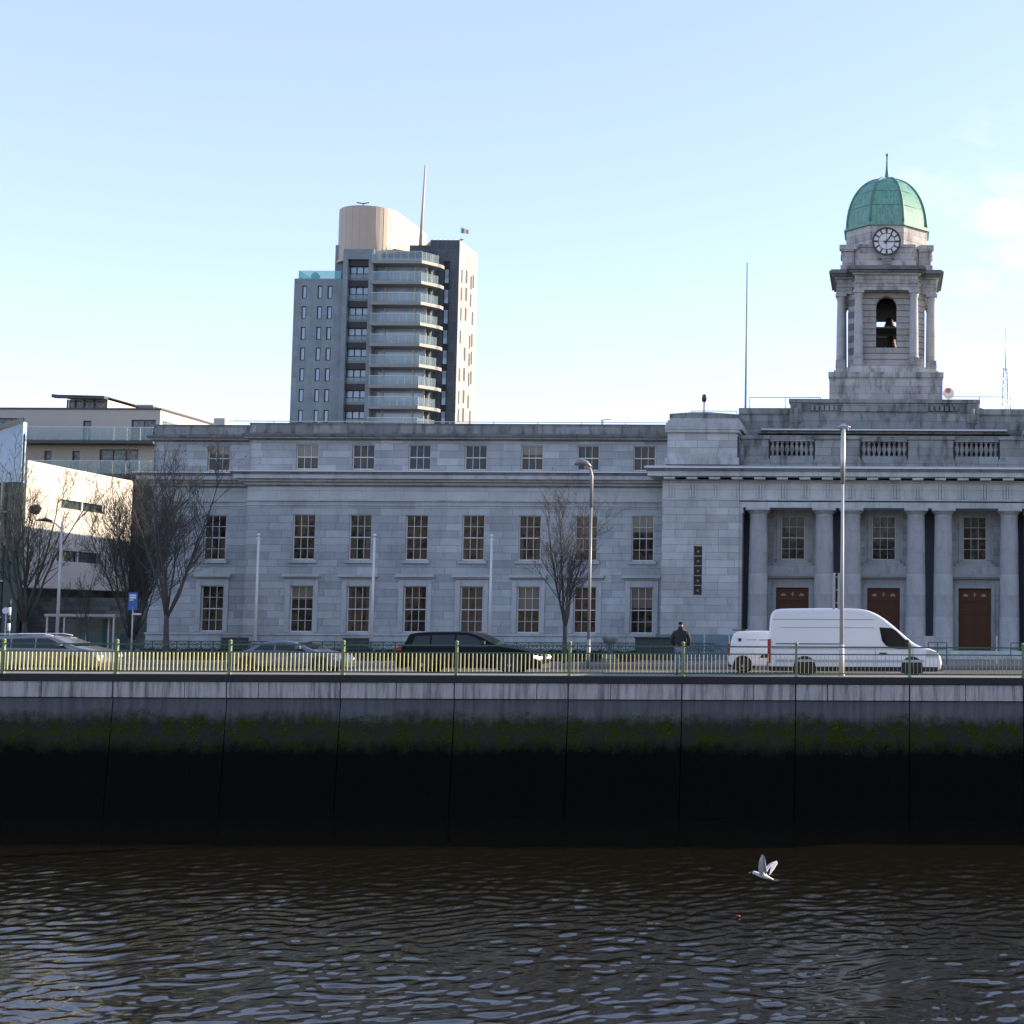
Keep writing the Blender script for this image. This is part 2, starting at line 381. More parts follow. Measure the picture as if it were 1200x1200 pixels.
# --- central block: two pavilions and the portico   (front plane local y=-2)
YF=-2.0; RYB=1.0
pm=MB(); pt=MB(); pd=MB(); pf=MB()
for side in (0,1):
    def X(a,b): return (a,b) if side==0 else (mir(b),mir(a))
    xa,xb=X(-12.45,-8.2); sx=X(-10.70,-10.20)
    wall(pm,xa,xb,0,8.68,YF,[(sx[0],sx[1],3.42,6.16)],.25)
    for q in (xa,xb):
        pm.face([(q,YF,0),(q,YF,10.6),(q,1.5,10.6),(q,1.5,0)])
    pt.box(*X(-12.52,-8.2),YF-.08,YF-.002,0,.9)
    # pedestal block on top of the pavilion
    a,b=X(-12.35,-8.25); pt.box(a,b,YF-.15,1.6,10.66,11.05); pt.box(a+.12,b-.12,YF-.02,1.6,11.052,11.3)
    pm.box(a+.12,b-.12,YF+.05,1.6,11.302,12.45)
    pt.box(a+.0,b-.0,YF-.12,1.7,12.452,12.62)
    a2,b2=X(-12.25,-8.2)
    for k in range(5):
        t=k/4; pt.box(a2-.12+.22*t*t,b2+.12-.22*t*t,YF-.15+.22*t*t,1.7-.1*t,12.622+.13*k,12.75+.13*k-.002)
    pd.prism([(a2+.1,13.27),(b2-.1,13.27),(b2-.1,13.50),((a2+b2)/2+.3,13.62),((a2+b2)/2-.6,13.62),(a2+.1,13.52)],YF+.1,1.5,'y')
# entablature across pavilions and portico
x0,x1=-12.45,mir(-12.45); px0,px1=-8.2,mir(-8.2)
for (a,b,yf) in ((x0,px0,YF),(px0+.002,px1-.002,YF+.03),(px1,x1,YF)):
    pt.box(a,b,yf,YF+1.5,8.30 if yf>YF else 8.682,8.62 if yf>YF else 8.69)
    pt.box(a,b,yf-.03,YF+1.4,8.692,8.80)          # taenia
    pf.box(a,b,yf+.0,YF+1.4,8.802,9.66)           # frieze
    pt.box(a,b,yf-.10,YF+1.4,9.662,9.76)
    pt.box(a,b,yf-.30,YF+1.4,9.762,9.80)
for k in range(20):
    x=x0+.45+k*(x1-x0-.9)/19.0
    for t in (-.15,0,.15):
        pf.box(x-.05+t,x+.05+t,YF-.055,YF+.02,8.84,9.60)
    pt.box(x-.27,x+.27,YF-.055,YF+.02,8.72,8.79) if False else None
    pt.box(x-.30,x+.30,YF-.72,YF-.29,9.802,9.93)    # mutules
pt.box(x0-.5,x1+.5,YF-.55,YF+1.4,9.932,9.96)
pt.box(x0-.72,x1+.72,YF-.80,YF+1.4,9.962,10.24)
so2=MB(); so2.box(x0-.80,x1+.80,YF-.90,YF+1.4,10.242,10.38); so2.build('soot_shade_moulding',M['soot_shade'],CH)
ld=MB(); ld.box(x0-.88,x1+.88,YF-1.0,YF+1.4,10.382,10.47); ld.build('lead_flashing',M['lead'],CH)
pt.prism([(YF-1.0,10.472),(YF+1.4,10.462),(YF+1.4,10.64),(YF-.2,10.60)],x0-.88,x1+.88,'x')
split_build(pm,'pavilion_wall',M['stone_pav'],CH); split_build(pt,'entablature',M['trim'],CH,.012); split_build(pd,'coping',M['trimdark'],CH); pf.build('frieze',M['frieze'],CH)
kb=MB(); kb.box(-12.2,mir(-12.2),RYB,11.9,.02,9.4); kb.build('light_block_core',M['black'],CH)  # black core added to stop sun leaking in around the doors
# slit windows
for side in (0,1):
    c=-10.45 if side==0 else mir(-10.45)
    g=MB()
    for k in range(6):
        z=3.42+k*2.70/5; g.box(c-.25,c+.25,YF+.10,YF+.15,z,z+.05)
    g.box(c-.25,c-.215,YF+.10,YF+.15,3.42,6.16); g.box(c+.215,c+.25,YF+.10,YF+.15,3.42,6.16)
    gw=g.build('slit_window',M['gold'],CH)
    p=MB(); p.box(c-.24,c+.24,YF+.17,YF+.19,3.44,6.15); p.build('pane',M['bronze'],gw)
    s=MB()
    for k in range(5):
        z=3.42+(k+.52)*2.70/5
        pts=[]
        for j in range(16):
            r=.085 if j%2==0 else .035; pts.append((c+r*cos(j*pi/8),z+r*sin(j*pi/8)))
        s.prism(pts,YF+.12,YF+.16,'y')
    s.build('star_ornament',M['gold'],gw)
# portico recess
rc=MB(); RY=.5
bays=[CX-5.18,CX,CX+5.18]
ops=[(b-.92,b+.92,.45,3.92) for b in bays]+[(b-.68,b+.68,5.52,8.02) for b in bays]
wall(rc,px0,px1,0,8.6,RY,ops,.35)
for xx,s_ in ((px0,1),(px1,-1)):
    rc.face([(xx+.001*s_,YF+.02,0),(xx+.001*s_,YF+.02,8.4),(xx+.001*s_,RY,8.4),(xx+.001*s_,RY,0)])
rc.build('portico_wall',M['stone'],CH)
ce=MB(); ce.box(px0+.01,px1-.01,YF+1.45,RY-.005,8.44,8.6); ce.box(px0,px1,YF+.1,1.6,10.462-.8,10.45-.8+.2); ce.build('portico_ceiling',M['trimdark'],CH)
# steps and floor
st=MB()
st.box(px0+.01,px1-.01,YF+.0,RY-.005,0,.45); st.box(px0-.2,px1+.2,YF-.45,YF-.002,0,.30); st.box(px0-.4,px1+.4,YF-.9,YF-.452,0,.15)
st.build('steps',M['trim'],CH,bevel=.015)
# columns and pedestal walls between
def column_mesh(r,z0,z1,n=32,mat=M['colstone'],name='column',plinth=True):
    m=MB(); h=z1-z0
    pr=[(r*1.0,z0+.0)]
    for k in range(13):
        t=k/12; pr.append((r*(1-.15*t**1.7),z0+.02+(h-.52)*t))
    rt=r*.85
    pr+=[(rt*1.06,z1-.46),(rt*1.06,z1-.42),(rt,z1-.41),(rt*1.0,z1-.32),(rt*1.10,z1-.30),(rt*1.28,z1-.17),(rt*1.30,z1-.15)]
    m.lathe(pr,0,0,n)
    m.box(-rt*1.38,rt*1.38,-rt*1.38,rt*1.38,z1-.148,z1)
    return m.build(name,mat,CH)
col=column_mesh(.56,.45,8.30)
xs=[]
for c in (CX-2.55,CX+2.55): xs+=[c-.76,c+.76]
xs+=[CX-6.98,CX+6.98]
for i,x in enumerate(xs):
    if i==0: col.location=(x,YF+.62,0)
    else: dup(col,CH,(x,YF+.62,0))
an=MB()
for s_,xx in ((1,px0),(-1,px1)):
    a=xx+.004*s_; b=xx+.22*s_
    b=xx+.16*s_; an.box(a,b,YF+.1,YF+1.1,.45,8.0); an.box(a,xx+.22*s_,YF+.06,YF+1.14,8.0,8.3)
split_build(an,'anta',M['stone_pav'],CH)
pw=MB()
for c in (CX-2.55,CX+2.55): pw.box(c-.3,c+.3,YF+.35,YF+.95,.45,1.25)
split_build(pw,'low_wall',M['trim'],CH)
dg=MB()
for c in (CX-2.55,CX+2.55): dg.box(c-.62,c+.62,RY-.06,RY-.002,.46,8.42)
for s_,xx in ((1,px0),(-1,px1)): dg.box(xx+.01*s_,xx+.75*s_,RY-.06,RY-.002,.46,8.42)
split_build(dg,'recess_shade_panel',M['slit'],CH)  # near-black panels on the wall stand in for the recess's shade
# portico windows, doors
PW=make_window(1.36,2.50,3,4,M['pane_port'])
ar=MB()
for s_ in(-1,1): ar.box(s_*.69,s_*.92,-.06,-.003,0,2.72); ar.box(s_*.93,s_*1.08,-.03,-.004,0,2.90)
ar.box(-.69,.69,-.06,-.003,2.51,2.72); ar.box(-.92,.92,-.03,-.0035,2.722,2.90)
ar.box(-.92,.92,-.12,-.005,-.16,-.002); ar.box(-1.12,1.12,-.18,-.005,-.34,-.162)
ar.prism([(-1.50,-.90),(1.50,-.90),(1.50,-.42),(1.2,-.342),(-1.2,-.342),(-1.50,-.42)],-.34,-.006,'y')
ar.build('surround',M['trim'],PW,bevel=.012)
for i,b in enumerate(bays):
    if i==0: PW.location=(b,RY,5.52)
    else: dup(PW,CH,(b,RY,5.52))
D=MB()
D.box(-.90,.90,.16,.22,0,3.45)
for s_ in (-1,1):
    D.box(s_*.03,s_*.12,.12,.158,0,2.72); D.box(s_*.80,s_*.88,.12,.158,0,2.72)
    for z0,z1 in ((0,.12),(2.02,2.14),(2.64,2.74)): D.box(s_*.121,s_*.799,.121,.158,z0,z1)
    D.box(s_*.24,s_*.68,.135,.159,2.20,2.58); D.box(s_*.24,s_*.68,.14,.159,.22,1.94)
D.box(-.9,.9,.10,.157,2.76,2.9)
door=D.build('door',M['door'],CH,bevel=.008)
lu=MB()
for x in (-.52,0,.52):
    pts=[(x-.15,3.0)]+[(x-.15*cos(k*pi/8),3.0+.15*sin(k*pi/8)) for k in range(9)]
    if x: lu.prism([(x+.15*cos(k*pi/8),3.02+.15*sin(k*pi/8)) for k in range(9)],.13,.158,'y')
    else: lu.box(-.03,.03,.13,.158,3.0,3.25); lu.box(-.09,.09,.131,.158,3.10,3.14)
lu.build('fanlight_ornament',M['gold'],door)
hd=MB(); hd.box(-.05,-.02,.07,.12,1.15,1.45); hd.box(.02,.05,.07,.12,1.15,1.45); hd.build('handle',M['bell'],door)
fr=MB()
for s_ in (-1,1):
    fr.box(s_*.93,s_*1.16,-.08,-.003,0,3.72); fr.box(s_*1.17,s_*1.38,-.04,-.003,0,4.0)
    fr.box(s_*1.40,s_*1.60,-.28,-.005,3.05,3.95); fr.box(s_*1.42,s_*1.58,-.20,-.005,2.8,3.05)
    fr.box(s_*1.44,s_*1.56,-.05,-.004,0,2.8)
fr.box(-.93,.93,-.08,-.003,3.49,3.72); fr.box(-1.16,1.16,-.04,-.0035,3.722,4.0)
fr.box(-1.62,1.62,-.36,-.005,4.02,4.10); fr.box(-1.76,1.76,-.48,-.005,4.102,4.20); fr.box(-1.66,1.66,-.40,-.005,4.202,4.26)
fr.build('door_surround',M['trim'],door,bevel=.01)
for i,b in enumerate(bays):
    if i==0: door.location=(b,RY,.45)
    else: dup(door,CH,(b,RY,.45))
# parapet with balusters
pp=MB(); bal=MB(); prl=MB()
peds=[(-8.2,-6.65),(CX-3.85,CX-1.35),(CX+1.35,CX+3.85),(CX+6.45,mir(-8.2))]
PY=YF+.35
for a,b in peds:
    pp.box(a-.1,b+.1,PY-.10,PY+.55,10.62,10.95); pp.box(a,b,PY,PY+.5,10.952,12.13); prl.box(a-.08,b+.08,PY-.08,PY+.58,12.132,12.36)
    pp.prism([(a-.1,10.952),(b+.1,10.952),(b,11.15),(a,11.15)],PY-.04,PY-.002,'y')
for (a,b) in ((-6.65,CX-3.85),(CX-1.35,CX+1.35),(CX+3.85,CX+6.45)):
    pp.box(a+.1,b-.1,PY-.03,PY+.5,10.62,11.22); prl.box(a+.08,b-.08,PY+.02,PY+.5,12.04,12.28)
    prl.box(a+.08,b-.08,PY-.02,PY+.4,12.282,12.36)
    n=9
    for k in range(n):
        x=a+.22+(b-a-.44)*k/(n-1)
        bal.lathe([(.10,11.222),(.10,11.27),(.055,11.31),(.06,11.38),(.14,11.58),(.135,11.68),(.06,11.86),(.055,11.93),(.10,11.97),(.10,12.038)],x,PY+.2,12)
    for x,s_ in ((a+.0,1),(b,-1)): pass
split_build(pp,'parapet_pedestal',M['trimdark'],CH,.012); split_build(prl,'parapet_rail',M['trimdark'],CH,.012); split_build(bal,'baluster',M['trimdark'],CH,margin=.001)
bk_=MB(); bk_.box(CX-7.9,CX+7.9,YF+.72,YF+.80,10.66,12.05); bk_.build('parapet_backing',M['soot_shade'],CH)
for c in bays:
    g=MB(); g.box(c-.72,c+.72,YF+.66,YF+.715,11.22,12.02); g.build('gap_shade_panel',M['black'],CH)  # black panel paints the darkness seen between the balusters
# attic behind
at_=MB(); at2=MB()
at2.box(CX-7.2,CX+7.2,.2,.9,12.72,12.86); l3=MB(); l3.box(CX-7.0,CX+7.0,-.1,.9,12.862,12.95); l3.build('lead_flashing',M['lead'],CH)
at_.box(-8.5,mir(-8.5),.902,9,9.8,13.0); at_.box(-8.5,mir(-8.5),1.0,8.9,13.002,13.9); at2.box(-8.6,mir(-8.6),.92,9,13.902,14.28)
at_.box(CX-5.45,CX+5.45,.6,9.1,12.982,14.0); at_.box(CX-5.3,CX+5.3,.75,9.1,14.002,14.55); at2.box(CX-5.5,CX+5.5,.62,9.2,14.552,14.78)
for s_ in (-1,1):
    at2.box(CX+s_*4.75,CX+s_*5.4,.5,.749,13.4,14.5)
    at_.tube([(CX+s_*5.05,.48,13.05),(CX+s_*5.05,.45,13.9),(CX+s_*5.05,.47,14.2)],[.09,.12,.15],8)
    for k in range(6): at_.box(CX+s_*(2.65+.28*k),CX+s_*(2.83+.28*k),.60,.749,14.1,14.4)
at2.box(CX-2.5,CX+2.5,.58,.748,14.05,14.5)
at_.build('attic_wall',M['trimdark'],CH); at2.build('attic_moulding',M['trimdark'],CH,bevel=.012)
rr=MB(); rr.box(-12.2,mir(-12.2),-.5,12,9.5,10.2); rr.build('roof',M['roof'],CH)

# --- clock tower (centre local y=4)
TY=4.0; TX=-.12
def Tm(m): return m.xf(Matrix.Translation((TX,TY,0)))
t=MB(); t.box(-3.26,3.26,-3.3,3.3,14.6,16.05); t.box(-3.32,3.32,-3.36,3.36,16.052,16.36)
t.box(-2.5,2.5,-2.5,2.5,16.362,16.7); 
# arched core walls
def arch_wall(m,hw,zb,zt,y,aw,az0,azs):
    # front wall with arched opening; aw half width, az0 sill, azs springing
    m.face([(-hw,y,zb),(-aw,y,zb),(-aw,y,zt),(-hw,y,zt)]); m.face([(aw,y,zb),(hw,y,zb),(hw,y,zt),(aw,y,zt)])
    m.face([(-aw,y,zb),(aw,y,zb),(aw,y,az0),(-aw,y,az0)])
    n=14; P=[(-aw*cos(pi*k/n),azs+aw*sin(pi*k/n)) for k in range(n+1)]
    d=.55
    for k in range(n):
        (xa,za),(xb,zb2)=P[k],P[k+1]
        m.face([(xa,y,za),(xb,y,zb2),(xb,y,zt),(xa,y,zt)]); m.face([(xa,y,za),(xa,y+d,za),(xb,y+d,zb2),(xb,y,zb2)])
    for s_ in (-1,1): m.face([(s_*aw,y,az0),(s_*aw,y,azs),(s_*aw,y+d,azs),(s_*aw,y+d,az0)])
    m.face([(-aw,y,az0),(aw,y,az0),(aw,y+d,az0),(-aw,y+d,az0)])
core=MB(); 
for k in range(4):
    m=MB(); arch_wall(m,1.62,16.7,22.3,-2.25,.60,17.98,20.42)
    for q in range(7):   # voussoirs as raised wedges
        a0=pi*(q+.06)/7; a1=pi*(q+.94)/7
        m.prism([(.66*cos(a0),20.42+.66*sin(a0)),(1.02*cos(a0),20.42+1.02*sin(a0)),(1.02*cos(a1),20.42+1.02*sin(a1)),(.66*cos(a1),20.42+.66*sin(a1))],-2.275,-2.251,'y')
    for q in range(7):
        z=18.0+q*.33
        for s_ in (-1,1): m.box(s_*.66,s_*(1.02),-2.275,-2.251,z,z+.29)
    # chamfer
    m.face([(1.62,-2.25,16.7),(2.25,-1.62,16.7),(2.25,-1.62,22.3),(1.62,-2.25,22.3)])
    m.xf(Matrix.Rotation(k*pi/2,4,'Z')); core.add(m.v,m.f)
core.face([(-2,-2,22.25),(2,-2,22.25),(2,2,22.25),(-2,2,22.25)])
t.box(-2.2,2.2,-2.2,2.2,16.702,17.3)
CT=Tm(t).build('clock_tower',M['tower_stone'],CH,bevel=.012)
Tm(core).build('belfry_wall',M['quoin'],CT,recalc=False)
pb=MB(); pe=MB(); pc=MB()
for k in range(4):
    m=MB(); m.box(-2.15,2.15,-3.05,-2.26,16.362,16.66); m.box(-2.05,2.05,-2.95,-2.26,16.662,16.86)
    for s_ in (-1,1): m.frust(s_*1.61-.30,s_*1.61+.30,-2.97,-2.37,16.862,17.28,-.02,-.02)
    m.xf(Matrix.Rotation(k*pi/2,4,'Z')); pb.add(m.v,m.f)
    m=MB(); m.box(-1.86,1.86,-2.95,-1.5,21.24,21.62); m.box(-1.90,1.90,-2.99,-1.5,21.622,21.70); m.box(-1.84,1.84,-2.93,-1.5,21.702,22.12)
    m.box(-1.98,1.98,-3.06,-1.5,22.122,22.24)
    m.xf(Matrix.Rotation(k*pi/2,4,'Z')); pe.add(m.v,m.f)
    m=MB(); m.box(-2.16,2.16,-3.22,-1.4,22.242+.002*k,22.36+.002*k); m.box(-2.30,2.30,-3.36,-1.4,22.37+.002*k,22.52+.002*k); m.box(-2.2,2.2,-3.26,-1.4,22.53+.002*k,22.62+.002*k)
    m.xf(Matrix.Rotation(k*pi/2,4,'Z')); pc.add(m.v,m.f)
    # wreath-like scroll drop at the cornice ends
o8=[(2.5*cos(pi/8+q*pi/4)/cos(pi/8),2.5*sin(pi/8+q*pi/4)/cos(pi/8)) for q in range(8)]
pe.prism([(x*.93,y*.93) for x,y in o8],21.3,22.24,'z')
Tm(pb).build('column_base',M['tower_stone'],CT,bevel=.01); Tm(pe).build('portico_beam',M['tower_stone'],CT,bevel=.012); Tm(pc).build('cornice',M['soot_shade'],CT,bevel=.012)
cm_=MB(); pr=[(.30,17.282),(.30,17.36),(.265,17.40)]+[(.265-.04*(q/8)**1.6,17.42+3.45*q/8) for q in range(9)]+[(.26,20.92),(.26,20.97),(.30,21.08)]
cm_.lathe(pr,0,0,20); cm_.box(-.32,.32,-.32,.32,21.082,21.238)
ct=cm_.build('column',M['colstone'],CT); first=True
for k in range(4):
    for s_ in (-1,1):
        v=Matrix.Rotation(k*pi/2,4,'Z')@Vector((s_*1.61,-2.67,0))
        l=(v.x+TX,v.y+TY,0)
        if first: ct.location=l; first=False
        else: dup(ct,CT,l)
# bells and frame inside, plus dark panels added to deepen the belfry's shade
bf=MB(); bf.box(-1.9,1.9,-.12,.12,19.28,19.46); bf.box(-.7,.7,-1.9,1.9,19.20,19.278); 
bf.box(-1.6,1.6,.3,.5,20.05,22.2); bf.box(-1.9,1.9,.6,.8,17.3,19.1); bf.box(-1.6,1.6,-1.6,1.6,21.3,22.2)
Tm(bf).build('bell_frame_shade_panels',M['darkmetal'],CT)
bl=MB(); bl.lathe([(.46,18.15),(.44,18.25),(.32,18.5),(.27,18.85),(.2,18.98),(.05,19.03)],.28,-.4,20); bl.lathe([(.34,19.62),(.32,19.7),(.24,19.9),(.2,20.12),(.05,20.2)],.2,-.2,20)
bl.tube([(-.6,-.9,18.0),(.15,-.8,18.6),(.5,-.8,18.5)],.035,6)
Tm(bl).build('bell',M['bell'],CT)
# stage above
s=MB()
s.prism([(x*.965,y*.965) for x,y in o8],22.63,25.2,'z')
for k in range(4):
    m=MB(); m.box(-1.72,1.72,-2.72,-1.9,22.63,23.0); m.box(-1.60,1.60,-2.62,-1.9,23.002,23.83); m.box(-1.70,1.70,-2.70,-1.9,23.832,24.0)
    m.xf(Matrix.Rotation(k*pi/2,4,'Z')); s.add(m.v,m.f)
    m=MB(); 
    for s_ in (-1,1): m.box(s_*1.2-.22,s_*1.2+.22,-2.80,-1.9,24.002,24.30) if k in (1,3) else None
    m.xf(Matrix.Rotation(k*pi/2,4,'Z')); s.add(m.v,m.f)
Tm(s).build('drum',M['tower_stone'],CT,bevel=.012)
# dome: eight curved panels with ribs
dm=MB(); nseg=14; Rd=2.36
def dprof(tt): # tt 0..1 -> apothem, z
    a=tt*pi/2; return Rd*cos(a)**.92 if tt<1 else .0, 25.42+3.25*sin(a)
rings=[]
for q in range(nseg+1):
    ap,z=dprof(q/nseg); ap=max(ap,.16)
    rings.append([(ap/cos(pi/8)*cos(pi/8+j*pi/4),ap/cos(pi/8)*sin(pi/8+j*pi/4),z) for j in range(8)])
for q in range(nseg):
    for j in range(8):
        l=(j+1)%8; dm.face([rings[q][j],rings[q][l],rings[q+1][l],rings[q+1][j]])
dm.prism([(x*1.015,y*1.015) for x,y in o8],25.2,25.28,'z'); dm.prism([(x*.985,y*.985) for x,y in o8],25.282,25.42,'z')
dome=Tm(dm).build('dome',M['copper'],CT)
rb=MB()
for j in range(8):
    rb.tube([rings[q][j] for q in range(nseg+1)],[.075]*(nseg+1),6)
for q in (3,6,9):
    for j in range(8):
        l=(j+1)%8; rb.tube([rings[q][j],rings[q][l]],.022,4)
Tm(rb).build('dome_ribs',M['copperdark'],CT)
fi=MB(); fi.lathe([(.36,28.55),(.30,28.66),(.16,28.76),(.12,28.95),(.075,29.3),(.05,29.8),(.045,30.12),(.085,30.15),(.085,30.22),(.02,30.3)],0,0,12)
Tm(fi).build('finial',M['copperdark'],CT)
# clock
cz=24.13; cy=-2.80; k_=MB(); k_.disc((0,cy,cz),.80,'y',48,.10); 
dial=Tm(k_).build('clock_face',M['clock'],CT)
rm=MB()
def ringf(m,r0,r1,y0,y1,n=48):
    for k in range(n):
        a=2*pi*k/n;b=2*pi*(k+1)/n
        m.add([(r*cos(q),y,cz+r*sin(q)) for r in (r0,r1) for q in (a,b) for y in (y0,y1)],[(0,2,6,4),(1,5,7,3),(4,6,7,5),(0,1,3,2)])
ringf(rm,.74,.84,cy-.09,cy); ringf(rm,.47,.50,cy-.075,cy-.051)
for k in range(12):
    a=k*pi/6; wd=.045 if k%3 else .06
    u=Vector((cos(a),0,sin(a))); v=Vector((-sin(a),0,cos(a))); o=Vector((0,0,cz))
    P=[o+u*r+v*s_*wd*(1 if r>.6 else .8) for r,s_ in ((.50,-1),(.74,-1),(.74,1),(.50,1))]
    rm.add([(p.x,cy-.075,p.z) for p in P]+[(p.x,cy-.051,p.z) for p in P],[(0,1,2,3),(7,6,5,4),(0,4,5,1),(1,5,6,2),(2,6,7,3),(3,7,4,0)])
for a in (0,pi/2):
    u=Vector((cos(a),0,sin(a)));v=Vector((-sin(a),0,cos(a)))*.008
    o=Vector((0,0,cz)); P=[o-u*.5-v,o+u*.5-v,o+u*.5+v,o-u*.5+v]
    rm.add([(p.x,cy-.062,p.z) for p in P]+[(p.x,cy-.0515,p.z) for p in P],[(0,1,2,3),(7,6,5,4),(0,4,5,1),(1,5,6,2),(2,6,7,3),(3,7,4,0)])
Tm(rm).build('numeral_ring',M['darkmetal'],CT)
def hand(ang,ln,wd,yo):
    u=Vector((sin(ang),0,cos(ang)));v=Vector((cos(ang),0,-sin(ang))); o=Vector((0,0,cz))
    pts=[(-.18,-wd*1.4),(-.05,-wd),(ln*.7,-wd),(ln*.8,-wd*1.5),(ln,0),(ln*.8,wd*1.5),(ln*.7,wd),(-.05,wd),(-.18,wd*1.4)]
    m=MB(); P=[o+u*a+v*b for a,b in pts]; n=len(P)
    m.add([(p.x,cy-yo-.02,p.z) for p in P]+[(p.x,cy-yo,p.z) for p in P],[tuple(range(n)),tuple(range(2*n-1,n-1,-1))]+[(i,i+n,(i+1)%n+n,(i+1)%n) for i in range(n)])
    Tm(m).build('clock_hand',M['darkmetal'],CT)
hand(radians(92),.70,.022,.08); hand(radians(38),.52,.035,.105)
hb=MB(); hb.disc((0,cy-.11,cz),.06,'y',16,.05); Tm(hb).build('hand_boss',M['darkmetal'],CT)
bb=MB(); bb.box(-.42,.42,-2.85,-2.63,23.12,23.36); bb.box(-.3,.3,-2.82,-2.63,22.8,23.118); Tm(bb).build('clock_bracket',M['trimdark'],CT)
# roof furniture that belongs to the building
hr=MB()
def rail(m,x0,x1,y,z0,z1,n,r=.025):
    m.tube([(x0,y,z1),(x1,y,z1)],r,5)
    for k in range(n+1):
        x=x0+(x1-x0)*k/n; m.tube([(x,y,z0),(x,y,z1)],r,5)
rail(hr,-38,-12.6,1.2,13.0,13.42,10); rail(hr,-8.0,-3.9,1.3,14.2,14.95,2); rail(hr,3.5,7.1,1.4,14.3,15.05,2); rail(hr,-11.2,-8.6,0,13.5,13.95,1)
hr.build('roof_handrail',M['steel'],CH)
# ------------------------------------------------------------------ MATERIALS for the site
def water_mat():
    m,nt,b=newmat('river_water'); tc=N(nt,'ShaderNodeTexCoord'); o=tc.outputs['Object']
    b.inputs['Base Color'].default_value=(.009,.0075,.0045,1); b.inputs['Roughness'].default_value=.02; b.inputs['IOR'].default_value=1.36
    n=noise(nt,o,7,4,.65,sc=(.8,1.2,1)); bp=N(nt,'ShaderNodeBump',i_Strength=.06); bp.inputs['Distance'].default_value=.02
    L(nt,n,bp.inputs['Height']); L(nt,bp.outputs[0],b.inputs['Normal']); return m
M['water']=water_mat()
def quay_mat(name,kind):
    m,nt,b=newmat(name); tc=N(nt,'ShaderNodeTexCoord'); o=tc.outputs['Object']
    st=noise(nt,o,1.6,6,.7,sc=(2.2,1,.12)); st2=noise(nt,o,6,5,.65,sc=(1.6,1,.25)); fine=noise(nt,o,22,4); big=noise(nt,o,.5,4)
    if kind=='beam':
        c=mix(nt,big,(.44,.42,.395),(.62,.59,.55)); c=mix(nt,.85,c,ramp(nt,st,[(.38,.30),(.5,.85),(.7,1.1)]),'MULTIPLY'); c=mix(nt,.6,c,ramp(nt,st2,[(.3,.6),(.6,1.05)]),'MULTIPLY')
    else:
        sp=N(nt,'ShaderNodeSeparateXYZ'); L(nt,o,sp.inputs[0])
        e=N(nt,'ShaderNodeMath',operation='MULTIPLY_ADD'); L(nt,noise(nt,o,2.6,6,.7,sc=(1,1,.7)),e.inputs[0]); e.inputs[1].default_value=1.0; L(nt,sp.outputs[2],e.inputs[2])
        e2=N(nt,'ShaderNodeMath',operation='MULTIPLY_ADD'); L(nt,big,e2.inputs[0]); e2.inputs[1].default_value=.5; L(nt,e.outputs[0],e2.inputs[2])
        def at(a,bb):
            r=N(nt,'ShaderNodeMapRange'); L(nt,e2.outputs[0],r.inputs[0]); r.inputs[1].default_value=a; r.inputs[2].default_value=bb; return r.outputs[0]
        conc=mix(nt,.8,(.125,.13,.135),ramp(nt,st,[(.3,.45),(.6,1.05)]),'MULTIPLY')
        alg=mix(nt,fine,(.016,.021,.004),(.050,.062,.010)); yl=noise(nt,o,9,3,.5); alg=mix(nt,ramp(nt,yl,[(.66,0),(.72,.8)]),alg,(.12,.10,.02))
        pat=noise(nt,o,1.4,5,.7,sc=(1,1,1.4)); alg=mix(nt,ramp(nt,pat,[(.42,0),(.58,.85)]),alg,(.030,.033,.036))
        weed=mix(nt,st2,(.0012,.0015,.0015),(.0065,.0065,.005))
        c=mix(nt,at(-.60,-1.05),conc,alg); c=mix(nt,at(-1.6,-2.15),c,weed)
    L(nt,c,b.inputs['Base Color']); b.inputs['Roughness'].default_value=.9; b.inputs['Specular IOR Level'].default_value=.08
    bp=N(nt,'ShaderNodeBump',i_Strength=.7); bp.inputs['Distance'].default_value=.03; L(nt,fine,bp.inputs['Height']); L(nt,bp.outputs[0],b.inputs['Normal'])
    return m
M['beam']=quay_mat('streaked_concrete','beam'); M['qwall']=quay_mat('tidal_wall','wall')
M['coping']=plain('dark_coping',(.022,.023,.026),.8,var=.35,scale=3)
M['asphalt']=plain('asphalt',(.055,.056,.06),.85,var=.2,scale=4,bump=.01)
M['pave']=plain('pavement_slabs',(.20,.20,.195),.8,var=.18,scale=2)
M['ground']=plain('ground',(.10,.10,.095),.9)
M['fgreen']=plain('green_railing_paint',(.045,.12,.065),.4,var=.25,scale=5)
M['fbar']=plain('railing_bar_paint',(.36,.36,.20),.45,var=.25,scale=3)
M['rail_dark']=plain('dark_green_ironwork',(.03,.06,.055),.5)
M['white']=plain('white_car_paint',(.76,.77,.78),.25,var=.03,coat=.6)
M['silver']=plain('silver_car_paint',(.15,.165,.18),.3,.3,var=.03,coat=.6)
M['blue']=plain('grey_blue_car_paint',(.10,.13,.19),.3,.3,var=.03,coat=.6)
M['dark']=plain('black_car_paint',(.004,.006,.009),.3,var=.03,coat=0,spec=.12)
M['carglass']=plain('car_glass',(.010,.014,.017),.05,var=.05,spec=.35)
M['plastic']=plain('black_plastic',(.015,.015,.016),.6)
M['rubber']=plain('tyre_rubber',(.014,.014,.014),.8)
M['alloy']=plain('wheel_alloy',(.34,.34,.35),.35,.7)
M['red']=plain('red_lens',(.35,.02,.015),.25); M['amber']=plain('amber_lens',(.5,.18,.03),.3)
M['lens']=plain('clear_lens',(.5,.5,.52),.15,spec=.8)
